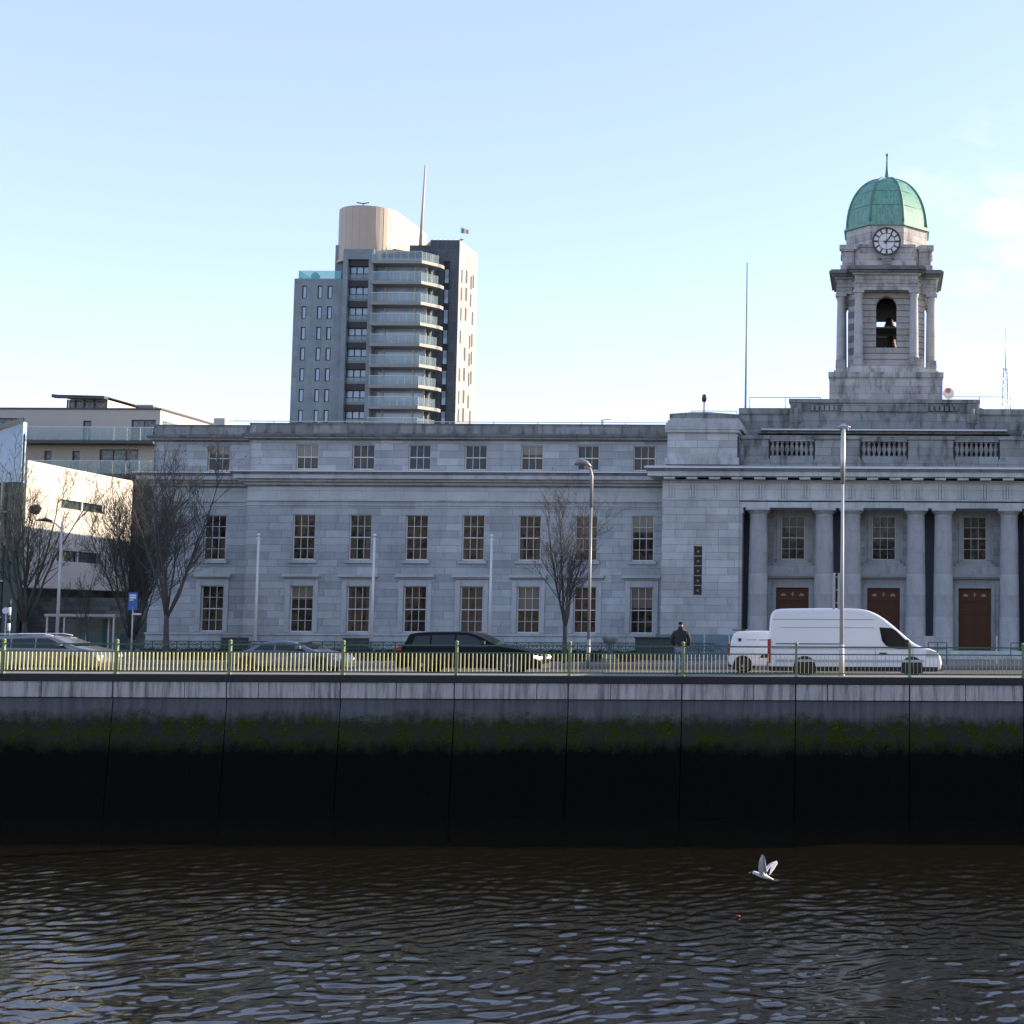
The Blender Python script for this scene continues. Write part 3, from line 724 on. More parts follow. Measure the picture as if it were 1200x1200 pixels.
def emis(name,col,st):
    m,nt,b=newmat(name); b.inputs['Base Color'].default_value=(*col,1); b.inputs['Emission Color'].default_value=(*col,1); b.inputs['Emission Strength'].default_value=st; return m
M['lit']=emis('lit_headlamp',(1,.86,.62),2.2)
def glass(name,col,alpha,rough=.03):
    m,nt,b=newmat(name); b.inputs['Base Color'].default_value=(*col,1); b.inputs['Roughness'].default_value=rough; b.inputs['Alpha'].default_value=alpha; b.inputs['Specular IOR Level'].default_value=.8; return m
M['balglass']=glass('balcony_glass',(.20,.30,.31),.30); M['screenglass']=glass('screen_glass',(.10,.18,.24),.6)
M['teal']=glass('roof_terrace_glass',(.12,.5,.5),.5); M['shelter']=glass('shelter_glass',(.05,.12,.12),.45)
M['bark']=plain('bark_brown',(.070,.063,.057),.9,var=.35,scale=6); M['bark2']=plain('bark_greenish',(.055,.060,.050),.9,var=.3,scale=8)
M['leaf']=plain('dry_leaf',(.22,.075,.035),.8)
M['cream']=plain('cream_render',(.60,.55,.47),.8,var=.06,scale=1)
M['render']=plain('beige_render',(.36,.345,.32),.8,var=.06,scale=.6)
M['cladgrey']=ashlar('grey_stone_cladding',(.225,.275,.315),(.185,.225,.262),1.3,3.5,.05,stain=.3,mcol=.8)
M['cladlight']=ashlar('pale_stone_cladding',(.36,.355,.34),(.31,.305,.30),1.3,1.75,.03,stain=.2,mcol=.8)
M['claddark']=ashlar('dark_stone_cladding',(.085,.105,.125),(.065,.082,.098),1.3,1.75,.03,stain=.3,mcol=1.4)
M['tan']=plain('tan_metal_cladding',(.36,.31,.26),.5,.1,var=.1,scale=.4)
M['slab']=plain('balcony_slab',(.22,.225,.23),.7); M['slabw']=plain('pale_slab_edge',(.42,.40,.36),.7)
M['towerglass']=plain('tower_window_glass',(.25,.35,.48),.08,var=.4,scale=.35,spec=.8)  # sky reflection put into the base colour as pale blue
M['aptglass']=pane('apartment_glass',(.07,.09,.11),(.12,.15,.17),(.2,.24,.26),.05)
M['rubble']=ashlar('rubble_stone',(.27,.28,.27),(.15,.16,.155),.55,.28,.02,stain=.5)
M['brick']=ashlar('dark_brown_brick',(.055,.035,.026),(.035,.025,.02),.6,.3,.02,stain=.4)
M['darkglass']=pane('library_glass',(.015,.028,.028),(.05,.06,.05),(.03,.05,.05),.05)
M['hedge']=plain('hedge_leaves',(.018,.032,.014),.9,var=.5,scale=20)
M['signblue']=plain('sign_blue',(.03,.12,.34),.4); M['signwhite']=plain('sign_white',(.65,.66,.68),.4)

# ------------------------------------------------------------------ SETTING: water, quay, road
import numpy as np
def make_water():
    rng=np.random.default_rng(3)
    xs=np.arange(-38,9.01,.085); 
    ys=[24.0]
    while ys[-1]<54.8: ys.append(ys[-1]+.045+.10*(ys[-1]-24)/30)
    ys[-1]=54.85; ys=np.array(ys)
    X,Y=np.meshgrid(xs,ys); Z=np.zeros_like(X)
    wx=X+.35*np.sin(.9*Y+.4*X)+.2*np.sin(1.7*X-.8*Y+1); wy=Y+.22*np.sin(.8*X+.5*Y)+.12*np.sin(2.3*X+1.1*Y)
    for k in range(80):
        lam=np.exp(rng.uniform(np.log(.24),np.log(1.3)))
        th=rng.normal(pi/2+.10,.85); ph=rng.uniform(0,2*pi)
        amp=WAMP*lam**.95*(1 if lam<.9 else .7)
        kx,ky=2*pi/lam*cos(th),2*pi/lam*sin(th)
        q=rng.uniform(0,6.28,4)
        patch=.6+.6*np.sin(.55*X+q[0]+.5*np.sin(.3*Y+q[1]))*np.sin(.6*Y+q[2]+.3*X)
        Z+=amp*np.sin(kx*wx+ky*wy+ph)*patch
    Z+= .35*WAMP*0
    Z=Z*np.clip((60-Y)/14,.4,1)
    fall=np.clip(np.minimum.reduce([X+38,9-X,Y-24])/2,0,1); Z*=fall
    zw=-5.18; nx,ny=len(xs),len(ys)
    V=np.stack([X,Y,Z+zw],-1).reshape(-1,3)
    idx=np.arange(nx*ny).reshape(ny,nx)
    F=np.stack([idx[:-1,:-1],idx[:-1,1:],idx[1:,1:],idx[1:,:-1]],-1).reshape(-1,4)
    V=np.concatenate([V,np.array([[-400,-6,zw],[400,-6,zw],[400,24,zw],[-400,24,zw],[-400,24,zw],[-38,24,zw],[-38,54.85,zw],[-400,54.85,zw],[9,24,zw],[400,24,zw],[400,54.85,zw],[9,54.85,zw]])])
    b=nx*ny; F=np.concatenate([F,[[b,b+1,b+2,b+3],[b+4,b+5,b+6,b+7],[b+8,b+9,b+10,b+11]]])
    me=bpy.data.meshes.new('water'); me.vertices.add(len(V)); me.vertices.foreach_set('co',V.astype(np.float32).ravel())
    me.loops.add(F.size); me.loops.foreach_set('vertex_index',F.astype(np.int32).ravel()); me.polygons.add(len(F)); me.polygons.foreach_set('loop_start',np.arange(0,F.size,4,dtype=np.int32)); me.update(calc_edges=True)
    me.polygons.foreach_set('use_smooth',[True]*len(F)); me.materials.append(M['water']); me.update()
    o=bpy.data.objects.new('water',me); COL.objects.link(o)
    tag(o,'dark brown rippled river in front of the quay','river',kind='structure')
WAMP=.0026
make_water()
def single(name,mb,mat,label,cat,group=None,kind=None,bevel=0):
    o=mb.build(name,mat,None,bevel); tag(o,label,cat,group,kind); return o
g=MB(); g.face([(-2500,69.5,-.16),(2500,69.5,-.16),(2500,4000,-.16),(-2500,4000,-.16)])
single('ground',g,M['ground'],'flat ground of the city beyond the street','ground',kind='structure')
g=MB(); g.box(-300,300,57.0,69.6,-.5,-.13)
for k in range(-16,10):
    pass
single('road',g,M['asphalt'],'dark asphalt road running along the quay','road',kind='structure')
lm=MB()
for k in range(-14,8): lm.box(k*6.0,k*6.0+2.5,63.2,63.32,-.129,-.124)
lm.box(-300,300,57.35,57.43,-.129,-.124)
single('lane_marking',lm,M['signwhite'],'white painted lines on the quay road','road marking',kind='structure')
g=MB(); g.box(-300,300,55.1,57.0,-.5,-.006); single('quay_footway',g,M['pave'],'narrow grey footway behind the river railing','footway',kind='structure')
g=MB(); g.box(-300,300,69.6,110,-.5,-.002); single('pavement',g,M['pave'],'broad paved forecourt in front of the city hall','pavement',kind='structure')
g=MB(); g.box(-300,300,-40,1.2,-8,.45); single('near_quay',g,M['pave'],'stone quay on the near river bank','quay',kind='structure')
QW=empty('quay_wall',(0,54.8,0),'long dark tidal river wall with concrete beam and green algae band','river wall')
c=MB(); c.box(-300,300,-.12,.30,-.27,0); c.build('coping',M['coping'],QW,bevel=.02)
def joints(a,b,step0,off,width): pass
PX=[-33.30+4.27*k for k in range(-3,12)]
bm_=MB(); wl=MB(); extra=MB()
for i,x in enumerate(PX[:-1]):
    xb=PX[i+1]
    cut=x+[1.2,2.1,3.1,1.6,2.7][i%5]
    bm_.box(x+.025,cut-.012,-.06,.2,-.87,-.272); bm_.box(cut+.012,xb-.025,-.06,.2,-.87,-.272)
    wl.add([(x+.02,.02,-.90),(xb-.02,.02,-.90),(xb-.02,-.45,-6.5),(x+.02,-.45,-6.5),(x+.02,.6,-.90),(xb-.02,.6,-.90),(xb-.02,.6,-6.5),(x+.02,.6,-6.5)],
           [(0,1,2,3),(4,7,6,5),(0,3,7,4),(1,5,6,2),(0,4,5,1),(3,2,6,7)])
for a,b in ((-300,PX[0]),(PX[-1],300)):
    bm_.box(a,b,-.06,.2,-.87,-.272); wl.add([(a,.02,-.90),(b,.02,-.90),(b,-.45,-6.5),(a,-.45,-6.5)],[(0,1,2,3)])
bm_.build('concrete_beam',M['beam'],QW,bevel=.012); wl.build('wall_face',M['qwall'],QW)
bk=MB(); bk.box(-300,300,.21,.28,-6.5,-.275); bk.build('joint_backing',M['black'],QW)

rt_=random.Random(12); m=MB()
for k in range(9000):
    xx=rt_.uniform(-35,7); zz=-1.70+rt_.gauss(0,.45)+.12*sin(xx*.8)+.08*sin(xx*2.3+1)
    if zz<-2.9 or zz>-1.5+.12*sin(xx*1.3)+.1*sin(xx*3.1) or (rt_.random()<.4 and sin(xx*1.9)+sin(xx*.7+2)<0): continue
    yy=.02-(-.9-zz)*.084-.005; s=rt_.uniform(.01,.03); h=s*rt_.uniform(.7,1.6)
    m.face([(xx-s,yy-.01,zz),(xx+s,yy-.01,zz+.01),(xx+s*rt_.uniform(-.6,.6),yy-rt_.uniform(.02,.07),zz-h)])
al=m.build('algae_tufts',plain('algae_green',(.050,.064,.010),.95,var=.7,scale=3,spec=.1),QW,recalc=False); al['kind']='stuff'
# railing on the coping
FN=empty('river_railing',(0,54.95,0),'green iron railing with closely spaced upright bars on the quay edge','railing')
pst=MB(); pst.box(-.045,.045,-.06,.06,0,1.20); pst.lathe([(.05,1.201),(.07,1.22),(.07,1.27),(.02,1.31)],0,0,8); pst.box(-.07,.07,-.08,.08,0,.03)
M['fpost']=plain('railing_post_paint',(.17,.22,.11),.5,var=.3,scale=4); po=pst.build('post',M['fpost'],FN)
pn=MB(); Wd=4.27
pn.box(.046,Wd-.046,-.03,.03,1.09,1.145); pn.box(.046,Wd-.046,-.025,.025,.82,.865); pn.box(.046,Wd-.046,-.025,.025,.09,.135)
pr_=pn.build('rails',M['fgreen'],FN)
br=MB(); nb=28
for k in range(1,nb): br.box(k*Wd/nb-.008,k*Wd/nb+.008,-.058,.058,.135,.82)
bo=br.build('bars',M['fbar'],pr_)
for i,x in enumerate(PX[1:]):
    if x<-38.5 or x>10: continue
    if po.get('u') is None: po.location=(x,0,0); pr_.location=(x,0,0); po['u']=1
    else: dup(po,FN,(x,0,0)); dup(pr_,FN,(x,0,0))
for o in bpy.data.objects:
    if 'u' in o: del o['u']

# ornamental railing and hedge of the forecourt
OR=empty('forecourt_railing',(0,72,0),'dark green ornamental railing with crossed band in front of the city hall','railing')
m=MB(); xa,xb=-37.5,-8.5; zt=.96
m.box(xa,xb,-.03,.03,zt-.05,zt); m.box(xa,xb,-.02,.02,.58,.62); m.box(xa,xb,-.02,.02,.10,.14)
x=xa
while x<xb-.01:
    m.box(x-.025,x+.025,-.03,.03,0,zt-.051)
    for s_ in (0,1):
        a=(x+.06,0,.63+s_*.27); b=(x+.54,0,.63+(1-s_)*.27); m.tube([a,b],.016,5)
    m.tube([(x+.30+.11*cos(q*pi/6),0,.765+.11*sin(q*pi/6)) for q in range(13)],.014,4,cap=False)
    for k in range(1,5): m.box(x+k*.12-.009,x+k*.12+.009,-.009,.009,.141,.579)
    x+=.6
m.build('ironwork',M['rail_dark'],OR)
def leafy(name,label,cat,x0,x1,y0,y1,z0,z1,n,seed,mat=None,sz=.09):
    r=random.Random(seed); m=MB(); m.box(x0+.06,x1-.06,y0+.06,y1-.06,z0,z1-.08)
    for k in range(n):
        f=r.random()
        p=Vector((r.uniform(x0,x1),y0+r.random()*.07 if f<.55 else r.uniform(y0,y1),r.uniform(z0,z1))) 
        if f>=.55: p.z=z1-r.random()*.09
        a=Vector((r.gauss(0,1),r.gauss(0,1),r.gauss(0,1))).normalized(); b=a.orthogonal().normalized(); c_=a.cross(b)
        s=sz*r.uniform(.5,1); m.face([p-b*s,p+c_*s*.5,p+b*s,p-c_*s*.5])
    return single(name,m,mat or M['hedge'],label,cat)
leafy('hedge','low dark clipped hedge behind the ornamental railing','hedge',-37.4,-12.6,73.0,73.7,0,.52,5200,2)

# ------------------------------------------------------------------ street lamps
def lamp_quay():
    e=empty('street_lamp',(-1.74,56.0,0),'tall sunlit street lamp beside the white high-roof van','street lamp')
    m=MB(); m.tube([(0,0,0),(0,0,1.2)],[.11,.10],12); m.tube([(0,0,1.2),(.0,0,7.4)],[.085,.055],12); m.lathe([(.14,0),(.14,.05),(.11,.08)],0,0,12)
    m.build('pole',M['greypole'],e)
    m=MB(); m.tube([(0,0,7.4),(.0,.05,8.6),(0,.3,9.35),(0,.8,9.75)],[.085,.10,.09,.06],12); m.build('arm',M['steel'],e)
    m=MB(); m.frust(-.16,.16,.6,1.4,9.66,9.74,.02,.02); m.add([(-.18,.58,9.742),(.18,.58,9.742),(.18,1.42,9.742),(-.18,1.42,9.742),(-.05,.75,9.86),(.05,.75,9.86),(.05,1.3,9.86),(-.05,1.3,9.86)],[(0,1,5,4),(1,2,6,5),(2,3,7,6),(3,0,4,7),(4,5,6,7),(0,3,2,1)])
    m.tube([(-.26,.72,9.70),(0,.7,9.80),(.26,.72,9.70)],.035,6)
    m.build('lamp_head',M['steel'],e)
lamp_quay()
s=empty('traffic_sign',(-1.95,56.0,0),'pair of narrow sign plates seen edge on, fixed to the tall lamp pole','sign')
m=MB()
for x in (-.11,.09): m.box(x-.045,x+.045,-.04,.30,2.55,3.95)
m.build('plate',M['greypole'],s); m=MB()
for z in (2.8,3.3,3.8): m.box(-.16,.16,.05,.09,z-.02,z+.02)
m.build('bracket',M['steel'],s)
e=empty('street_lamp',(-13.52,66,-.1),'grey street lamp standing in front of the bare tree by the hall','street lamp')
m=MB(); m.tube([(0,0,0),(0,0,1.3)],[.10,.09],12); m.tube([(0,0,1.3),(0,0,7.3)],[.072,.06],12); m.build('pole',M['lampgrey'],e)
m=MB(); m.tube([(0,0,7.3),(.0,0,8.75),(-.08,0,9.05),(-.3,0,9.25)],[.08,.075,.075,.06],10); m.build('arm',M['lampgrey'],e)
m=MB(); m.tube([(-.05,0,9.17),(-.25,0,9.33),(-.5,0,9.40),(-.72,0,9.33),(-.80,0,9.25)],[.05,.12,.145,.11,.03],12); m.build('lamp_head',M['lampgrey'],e)
e=empty('street_lamp',(-39.9,70,0),'thin street lamp with a sideways arm before the pale library wall','street lamp')
m=MB(); m.tube([(0,0,0),(0,0,6.7)],[.08,.05],10); m.build('pole',M['greypole'],e)
m=MB(); m.tube([(0,0,6.3),(-.3,0,6.6),(-.8,0,6.72)],.035,8); m.build('arm',M['greypole'],e)
m=MB(); m.tube([(-.5,0,6.72),(-.8,0,6.80),(-1.25,0,6.76)],[.05,.10,.03],8); m.build('lamp_head',M['darkmetal'],e)

# flagpoles
for i,(x,lab) in enumerate(((-32.98,'bare white flagpole left of the hall, leftmost of three'),(-26.9,'bare white flagpole between the grey-blue car and the black car'),(-20.75,'bare white flagpole standing just behind the black car'))):
    e=empty('flagpole',(x,76,0),lab,'flagpole','white flagpoles before the city hall')
    m=MB(); m.tube([(0,0,.35),(0,0,6.35)],[.085,.055],10); m.build('pole',M['wframe'],e)
    m=MB(); m.lathe([(.05,6.36),(.10,6.40),(.10,6.46),(.03,6.52)],0,0,10); m.box(-.16,.16,-.03,.03,6.22,6.26); m.build('cap',M['wframe'],e)
    m=MB(); m.box(-.28,.32,-.3,.3,0,.85); m.build('base',M['trim'],e,bevel=.02)
for x,lab in ((-34.0,'dark slatted planter box beside the leftmost flagpole'),(-27.75,'dark slatted planter box beside the middle flagpole'),(-21.3,'dark slatted planter box half hidden by the black car')):
    e=empty('planter_box',(x+.35,75.2,0),lab,'planter','dark planters beside the flagpoles')
    m=MB(); m.box(-.5,.5,-.45,.45,0,1.08)
    for k in range(9): m.box(-.53,.53,-.48,-.451,.05+k*.12,.13+k*.12)
    m.build('box',M['darkmetal'],e)
e=empty('urn',(-13.8,72.6,0),'broad stone urn on a stepped foot beside the grey lamp post','urn')
m=MB(); m.box(-.4,.4,-.4,.4,0,.14); m.box(-.28,.28,-.28,.28,.141,.36); m.build('foot',M['trim'],e,bevel=.02)
m=MB(); m.lathe([(.16,.361),(.10,.6),(.12,.8),(.30,.95),(.40,1.12),(.42,1.24),(.36,1.26)],0,0,20); m.build('bowl',M['trimdark'],e)
e=empty('long_planter',(-12.0,75.5,0),'long low dark planter under the last ground-floor window','planter'); m=MB(); m.box(-1.0,1.0,-.35,.35,0,1.12); m.box(-1.05,1.05,-.4,.4,1.121,1.2); m.build('box',M['darkmetal'],e,bevel=.02)
e=empty('glass_screen',(-10.3,77.3,0),'long bluish glass screen behind the walking person','screen')
m=MB()
for k in range(4): m.box(-2.0+k*1.32,-.72+k*1.32,-.012,.012,.1,1.32)
m.build('glass_panel',M['screenglass'],e); m=MB()
for k in range(5): m.box(-2.06+k*1.32,-2.0+k*1.32+.015,-.04,.04,0,1.4)
m.build('post',M['steel'],e)
for x,w_,lab in ((2.0,.9,'black tubular hand barrier in front of the van nose'),(6.0,1.3,'black tubular hand barrier at the right edge beyond the third door')):
    m=MB(); m.tube([(0,0,0),(0,0,1.05),(w_,0,1.05),(w_,0,0)],.028,8); m.tube([(w_*.5,0,1.04),(w_*.5,0,.0)],.02,6); m.tube([(0,0,.75),(w_,0,.75)],.018,6)
    o=single('hand_barrier',m,M['darkmetal'],lab,'barrier','black barriers at the hall entrance'); o.location=(x,70.5,0)
m=MB(); m.lathe([(.07,0),(.07,.05),(.045,.06),(.04,1.15),(.055,1.2),(.02,1.4)],0,0,10); o=single('bollard',m,M['slabw'],'thin pale bollard in front of the third brown door','bollard'); o.location=(5.35,71,0)

# bus stop sign, crossing poles, round sign, shelter
e=empty('bus_stop_sign',(-36.3,70,0),'blue bus stop sign on a thin pole beside the forked tree','sign')
m=MB(); m.tube([(0,0,0),(0,0,2.6)],.035,8); m.build('pole',M['greypole'],e)
m=MB(); m.box(-.22,.20,-.03,.03,2.45,3.30); sg=m.build('sign_panel',M['signblue'],e)
m=MB(); m.box(-.16,.14,-.036,-.0305,3.0,3.1); m.box(-.16,.14,-.036,-.0305,3.13,3.2); m.box(-.16,.02,-.036,-.0305,2.9,2.96); m.build('sign_marking',M['signwhite'],sg)
m=MB(); m.box(.05,.36,-.1,.1,2.22,2.30); m.build('small_plate',M['signwhite'],e)
e=empty('crossing_pole',(-36.5,60.5,-.13),'black and white banded crossing pole at the left edge','pole')
for k in range(9):
    m=MB(); m.tube([(0,0,k*.33),(0,0,k*.33+.329)],.055,10); m.build('white_band' if k%2 else 'black_band',M['signwhite'] if k%2 else M['plastic'],e)
e=empty('round_sign',(-43.0,71,0),'small pale round sign on a post by the leftmost tree','sign')
m=MB(); m.tube([(0,0,0),(0,0,2.3)],.03,8); m.build('post',M['greypole'],e); m=MB(); m.disc((0,-.05,2.4),.16,'y',20,.03); m.build('disc',M['signwhite'],e)
e=empty('bus_shelter',(-41.6,76,0),'glazed bus shelter with flat pale roof below the library','bus shelter')
m=MB(); m.box(-1.9,1.75,-.9,.9,2.12,2.26); m.build('roof',M['slabw'],e)
m=MB()
for x in (-1.8,-.6,.55,1.65): m.box(x-.04,x+.04,.75,.83,0,2.119)
for x in (-1.8,1.65): m.box(x-.04,x+.04,-.83,-.75,0,2.119)
m.build('frame',M['steel'],e); m=MB()
for a,b in ((-1.75,-.65),(-.55,.5),(.6,1.6)): m.box(a,b,.78,.80,.2,2.0)
m.build('glass_panel',M['shelter'],e)
r=random.Random(5); m=MB()
for k in range(1400):
    a=Vector((r.gauss(0,1),r.gauss(0,1),r.gauss(0,1))).normalized(); p=Vector((a.x*.45,a.y*.45,.62+a.z*.6))*1
    b=a.orthogonal().normalized(); c_=a.cross(b); s=.07; p=p*r.uniform(.9,1.04); m.face([p-b*s,p+c_*s*.5+a*.03,p+b*s,p-c_*s*.5])
m.lathe([(.3,.1),(.42,.4),(.42,.7),(.3,1.0),(.05,1.15)],0,0,10); o=single('round_shrub',m,M['hedge'],'small round dark green shrub in front of the bus shelter','shrub'); o.location=(-41.8,73.5,0)

# ------------------------------------------------------------------ trees
def tree(label,loc,h,spread,seed,bark,stems=1,fork=.22,lean=0,leaves=0,group='bare winter trees along the street',dens=1.0,thick=1.0):
    R=random.Random(seed); T=MB(); C=MB(); tips=[]
    def grow(p,d,ln,r,lev):
        n=6 if lev<2 else 4
        pts=[p]; q=p; dd=d.copy()
        for i in range(n):
            dd=(dd+Vector((R.gauss(0,.09),R.gauss(0,.09),.07+.06*(lev>1)))*(1 if lev else .4)).normalized()
            q=q+dd*ln/n; pts.append(q)
        r1=r*(.62 if lev==0 else .25)
        rs=[r+(r1-r)*(i/n) for i in range(n+1)]
        (T if lev<=1 else C).tube(pts,rs,8 if lev<2 else (5 if lev==2 else 3),cap=lev<2)
        if lev>=4: tips.append(q); return
        kids={0:7,1:9,2:7,3:4}[lev]
        kids=max(2,int(kids*dens+.5))
        for k in range(kids):
            t=R.uniform(.75,1) if lev==0 else R.uniform(.18,.98)
            i=min(n-1,int(t*n)); f=t*n-i; b=pts[i].lerp(pts[i+1],f)
            az=R.uniform(0,2*pi) if lev else 2*pi*(k+R.uniform(-.25,.25))/kids
            tilt={0:R.uniform(.12,.62)*spread,1:R.uniform(.35,.8),2:R.uniform(.4,.95),3:R.uniform(.4,1)}[lev]
            ax=dd.orthogonal().normalized(); ax=Matrix.Rotation(az,3,dd)@ax
            nd=(Matrix.Rotation(tilt,3,ax)@dd).normalized()
            l2={0:h*(1-fork)*R.uniform(.72,1.0),1:ln*R.uniform(.28,.5)*(1.15-t*.5),2:ln*R.uniform(.35,.6),3:ln*R.uniform(.35,.6)}[lev]
            rr={0:r*.5*R.uniform(.7,1),1:max(.014,r*.45*(1-.5*t)),2:.011,3:.008}[lev]*(1 if lev>1 else 1)
            grow(b,nd,l2,max(rr,.008),lev+1)
    for s_ in range(stems):
        off=Vector((R.uniform(-.25,.25),R.uniform(-.2,.2),0))*(stems>1)
        grow(off,Vector((lean+R.gauss(0,.05)*(stems>1)*3,0,1)).normalized(),h*fork,h*.0175*thick/(stems**.35),0)
    e=empty('tree',loc,label,'tree',group)
    T.build('trunk',M[bark],e,recalc=False); C.build('crown',M[bark],e,recalc=False)
    if leaves:
        Lm=MB(); R.shuffle(tips)
        hi=sorted(tips,key=lambda q:-q.z)[:leaves*3]; R.shuffle(hi)
        for q in hi[:leaves]:
            for k in range(3):
                a=Vector((R.gauss(0,1),R.gauss(0,1),R.gauss(0,1))).normalized(); b=a.orthogonal().normalized(); c_=a.cross(b); s=.045; p=q+a*.05
                Lm.face([p-b*s,p+c_*s*.7,p+b*s,p-c_*s*.7])
        Lm.build('leaves',M['leaf'],e,recalc=False)
    return e
tree('tall bare forked tree with a few red leaves, left of the hall facade',(-35.6,72,0),9.8,.62,11,'bark',fork=.24,leaves=40)
tree('dense bare dark tree with several stems behind the bus stop sign',(-39.6,76,0),8.8,.72,23,'bark2',stems=3,fork=.12,dens=1.05)
tree('tall bare tree holding a bird nest at the left edge',(-43.2,73,0),9.8,.8,36,'bark2',fork=.2)
tree('small slim bare tree between the bus shelter and the bus stop',(-40.9,74.5,0),4.6,.7,41,'bark2',fork=.35,dens=.6)
tree('bare brown tree beside the grey street lamp before the hall',(-15.5,70,0),7.7,.85,57,'bark',fork=.26,leaves=4)
r=random.Random(9); m=MB()
for k in range(260):
    a=Vector((r.gauss(0,1),r.gauss(0,1),r.gauss(0,.8))).normalized(); b=a.orthogonal().normalized(); p=a*.2*r.uniform(.5,1); m.tube([p-b*.22,p+b*.22],.012,3,cap=False)
o=single('bird_nest',m,M['bark'],'dark twig bird nest high in the leftmost tree','nest'); o.location=(-43.0,73,7.5)

# ------------------------------------------------------------------ unseen terrace added behind the camera for reflections and less frontal light
TR=empty('unseen_bank_terrace',(0,-24,.45),'unseen row of rendered and brick quay houses added on the near bank','houses'); TR['kind']='structure'
rr_=random.Random(4); x=-170
tc_=[plain('quay_house_%d'%i,c_,.85,var=.08,scale=.5) for i,c_ in enumerate([(.22,.16,.12),(.27,.24,.20),(.20,.12,.085),(.29,.27,.25),(.24,.20,.16)])]
k=0
while x<170:
    w_=rr_.uniform(7,14); h_=rr_.uniform(9,14.5); m=MB(); m.box(x,x+w_-.02,-10,0,0,h_); m.prism([(-10.2,h_+.001),(.2,h_+.001),(-5,h_+2.6)],x,x+w_-.02,'x')
    hs_=m.build('house',tc_[k%5],TR); m=MB(); n=int(w_/2.6)
    for i in range(n):
        for j in range(int(h_/3)):
            cx=x+w_*(i+.5)/n; m.box(cx-.55,cx+.55,.003,.04,.9+j*3,2.6+j*3)
    m.build('window',M['carglass'],hs_); x+=w_; k+=1
# ------------------------------------------------------------------ BACKGROUND BUILDINGS
# ---- high-rise tower block, local y = world y - 240
EL_=empty('apartment_tower',(0,240,0),'tall grey apartment tower with curved balconies and tan drum behind the hall','tower block')
FP=3.5
m=MB(); ops=[]
cols=[(-98.35,-97.55),(-95.75,-94.95)]; cols2=[(-94.1,-93.25)]
lv=[57.5-FP*k for k in range(0,14)]
for z in lv:
    for a,b in cols+cols2: ops.append((a,b,z-2.2,z))
wall(m,-99.7,-91.4,0,58.7,0,ops,.25)
m.face([(-99.7,0,0),(-99.7,14,0),(-99.7,14,58.7),(-99.7,0,58.7)]); m.face([(-99.7,0,58.7),(-91.4,0,58.7),(-91.4,14,58.7),(-99.7,14,58.7)])
m.box(-93.95,-90,2.5,14,50,65.1)
m.build('left_block',M['cladgrey'],EL_,recalc=False)
wf=MB(); 
for s_ in (0,1): wf.box(-.40+s_*.66,-.26+s_*.66,.08,.2,0,2.2)
wf.box(-.26,.26,.08,.2,0,.14); wf.box(-.26,.26,.08,.2,2.06,2.2)
w0=wf.build('window',M['plastic'],EL_); p=MB(); p.box(-.4,.4,.16,.18,.02,2.18); p.build('pane',M['towerglass'],w0)
first=True
for z in lv[:8]:
    for a,b in cols+cols2:
        l=((a+b)/2,0,z-2.2)
        if first: w0.location=l; first=False
        else: dup(w0,EL_,l)
# central strip with three-light windows
m=MB(); m.box(-91.398,-90.6,-.6,6,0,63.6); m.box(-87.1,-86.3,-.6,6,0,63.6); m.box(-90.6,-87.1,-.6,6,61.9,63.6); m.box(-91.3,-86.4,.9,6,0,61.8)
m.build('centre_pier',M['cladgrey'],EL_)
m=MB(); 
for k in range(15): m.box(-90.59,-87.11,-.1,.89,61.9-FP*k-1.05,61.898-FP*k)
m.build('recess_band',M['plastic'],EL_)
w1=MB()
for x in (-1.74,-.62,.50,1.62): w1.box(x,x+.13,.3,.5,.0,1.95)
w1.box(-1.74,1.75,.29,.51,1.85,1.98); w1.box(-1.74,1.75,.29,.51,.62,.76)
o1=w1.build('window',M['plastic'],EL_); p=MB(); p.box(-1.73,1.73,.42,.44,0.0,1.9); p.build('pane',M['towerglass'],o1)
p=MB(); p.box(-1.72,1.72,.1,.13,-.5,.6); p.build('glass_apron',M['balglass'],o1)
for k in range(9):
    l=(-88.85,0,61.9-FP*k-1.05-1.95)
    if k==0: o1.location=l
    else: dup(o1,EL_,l)
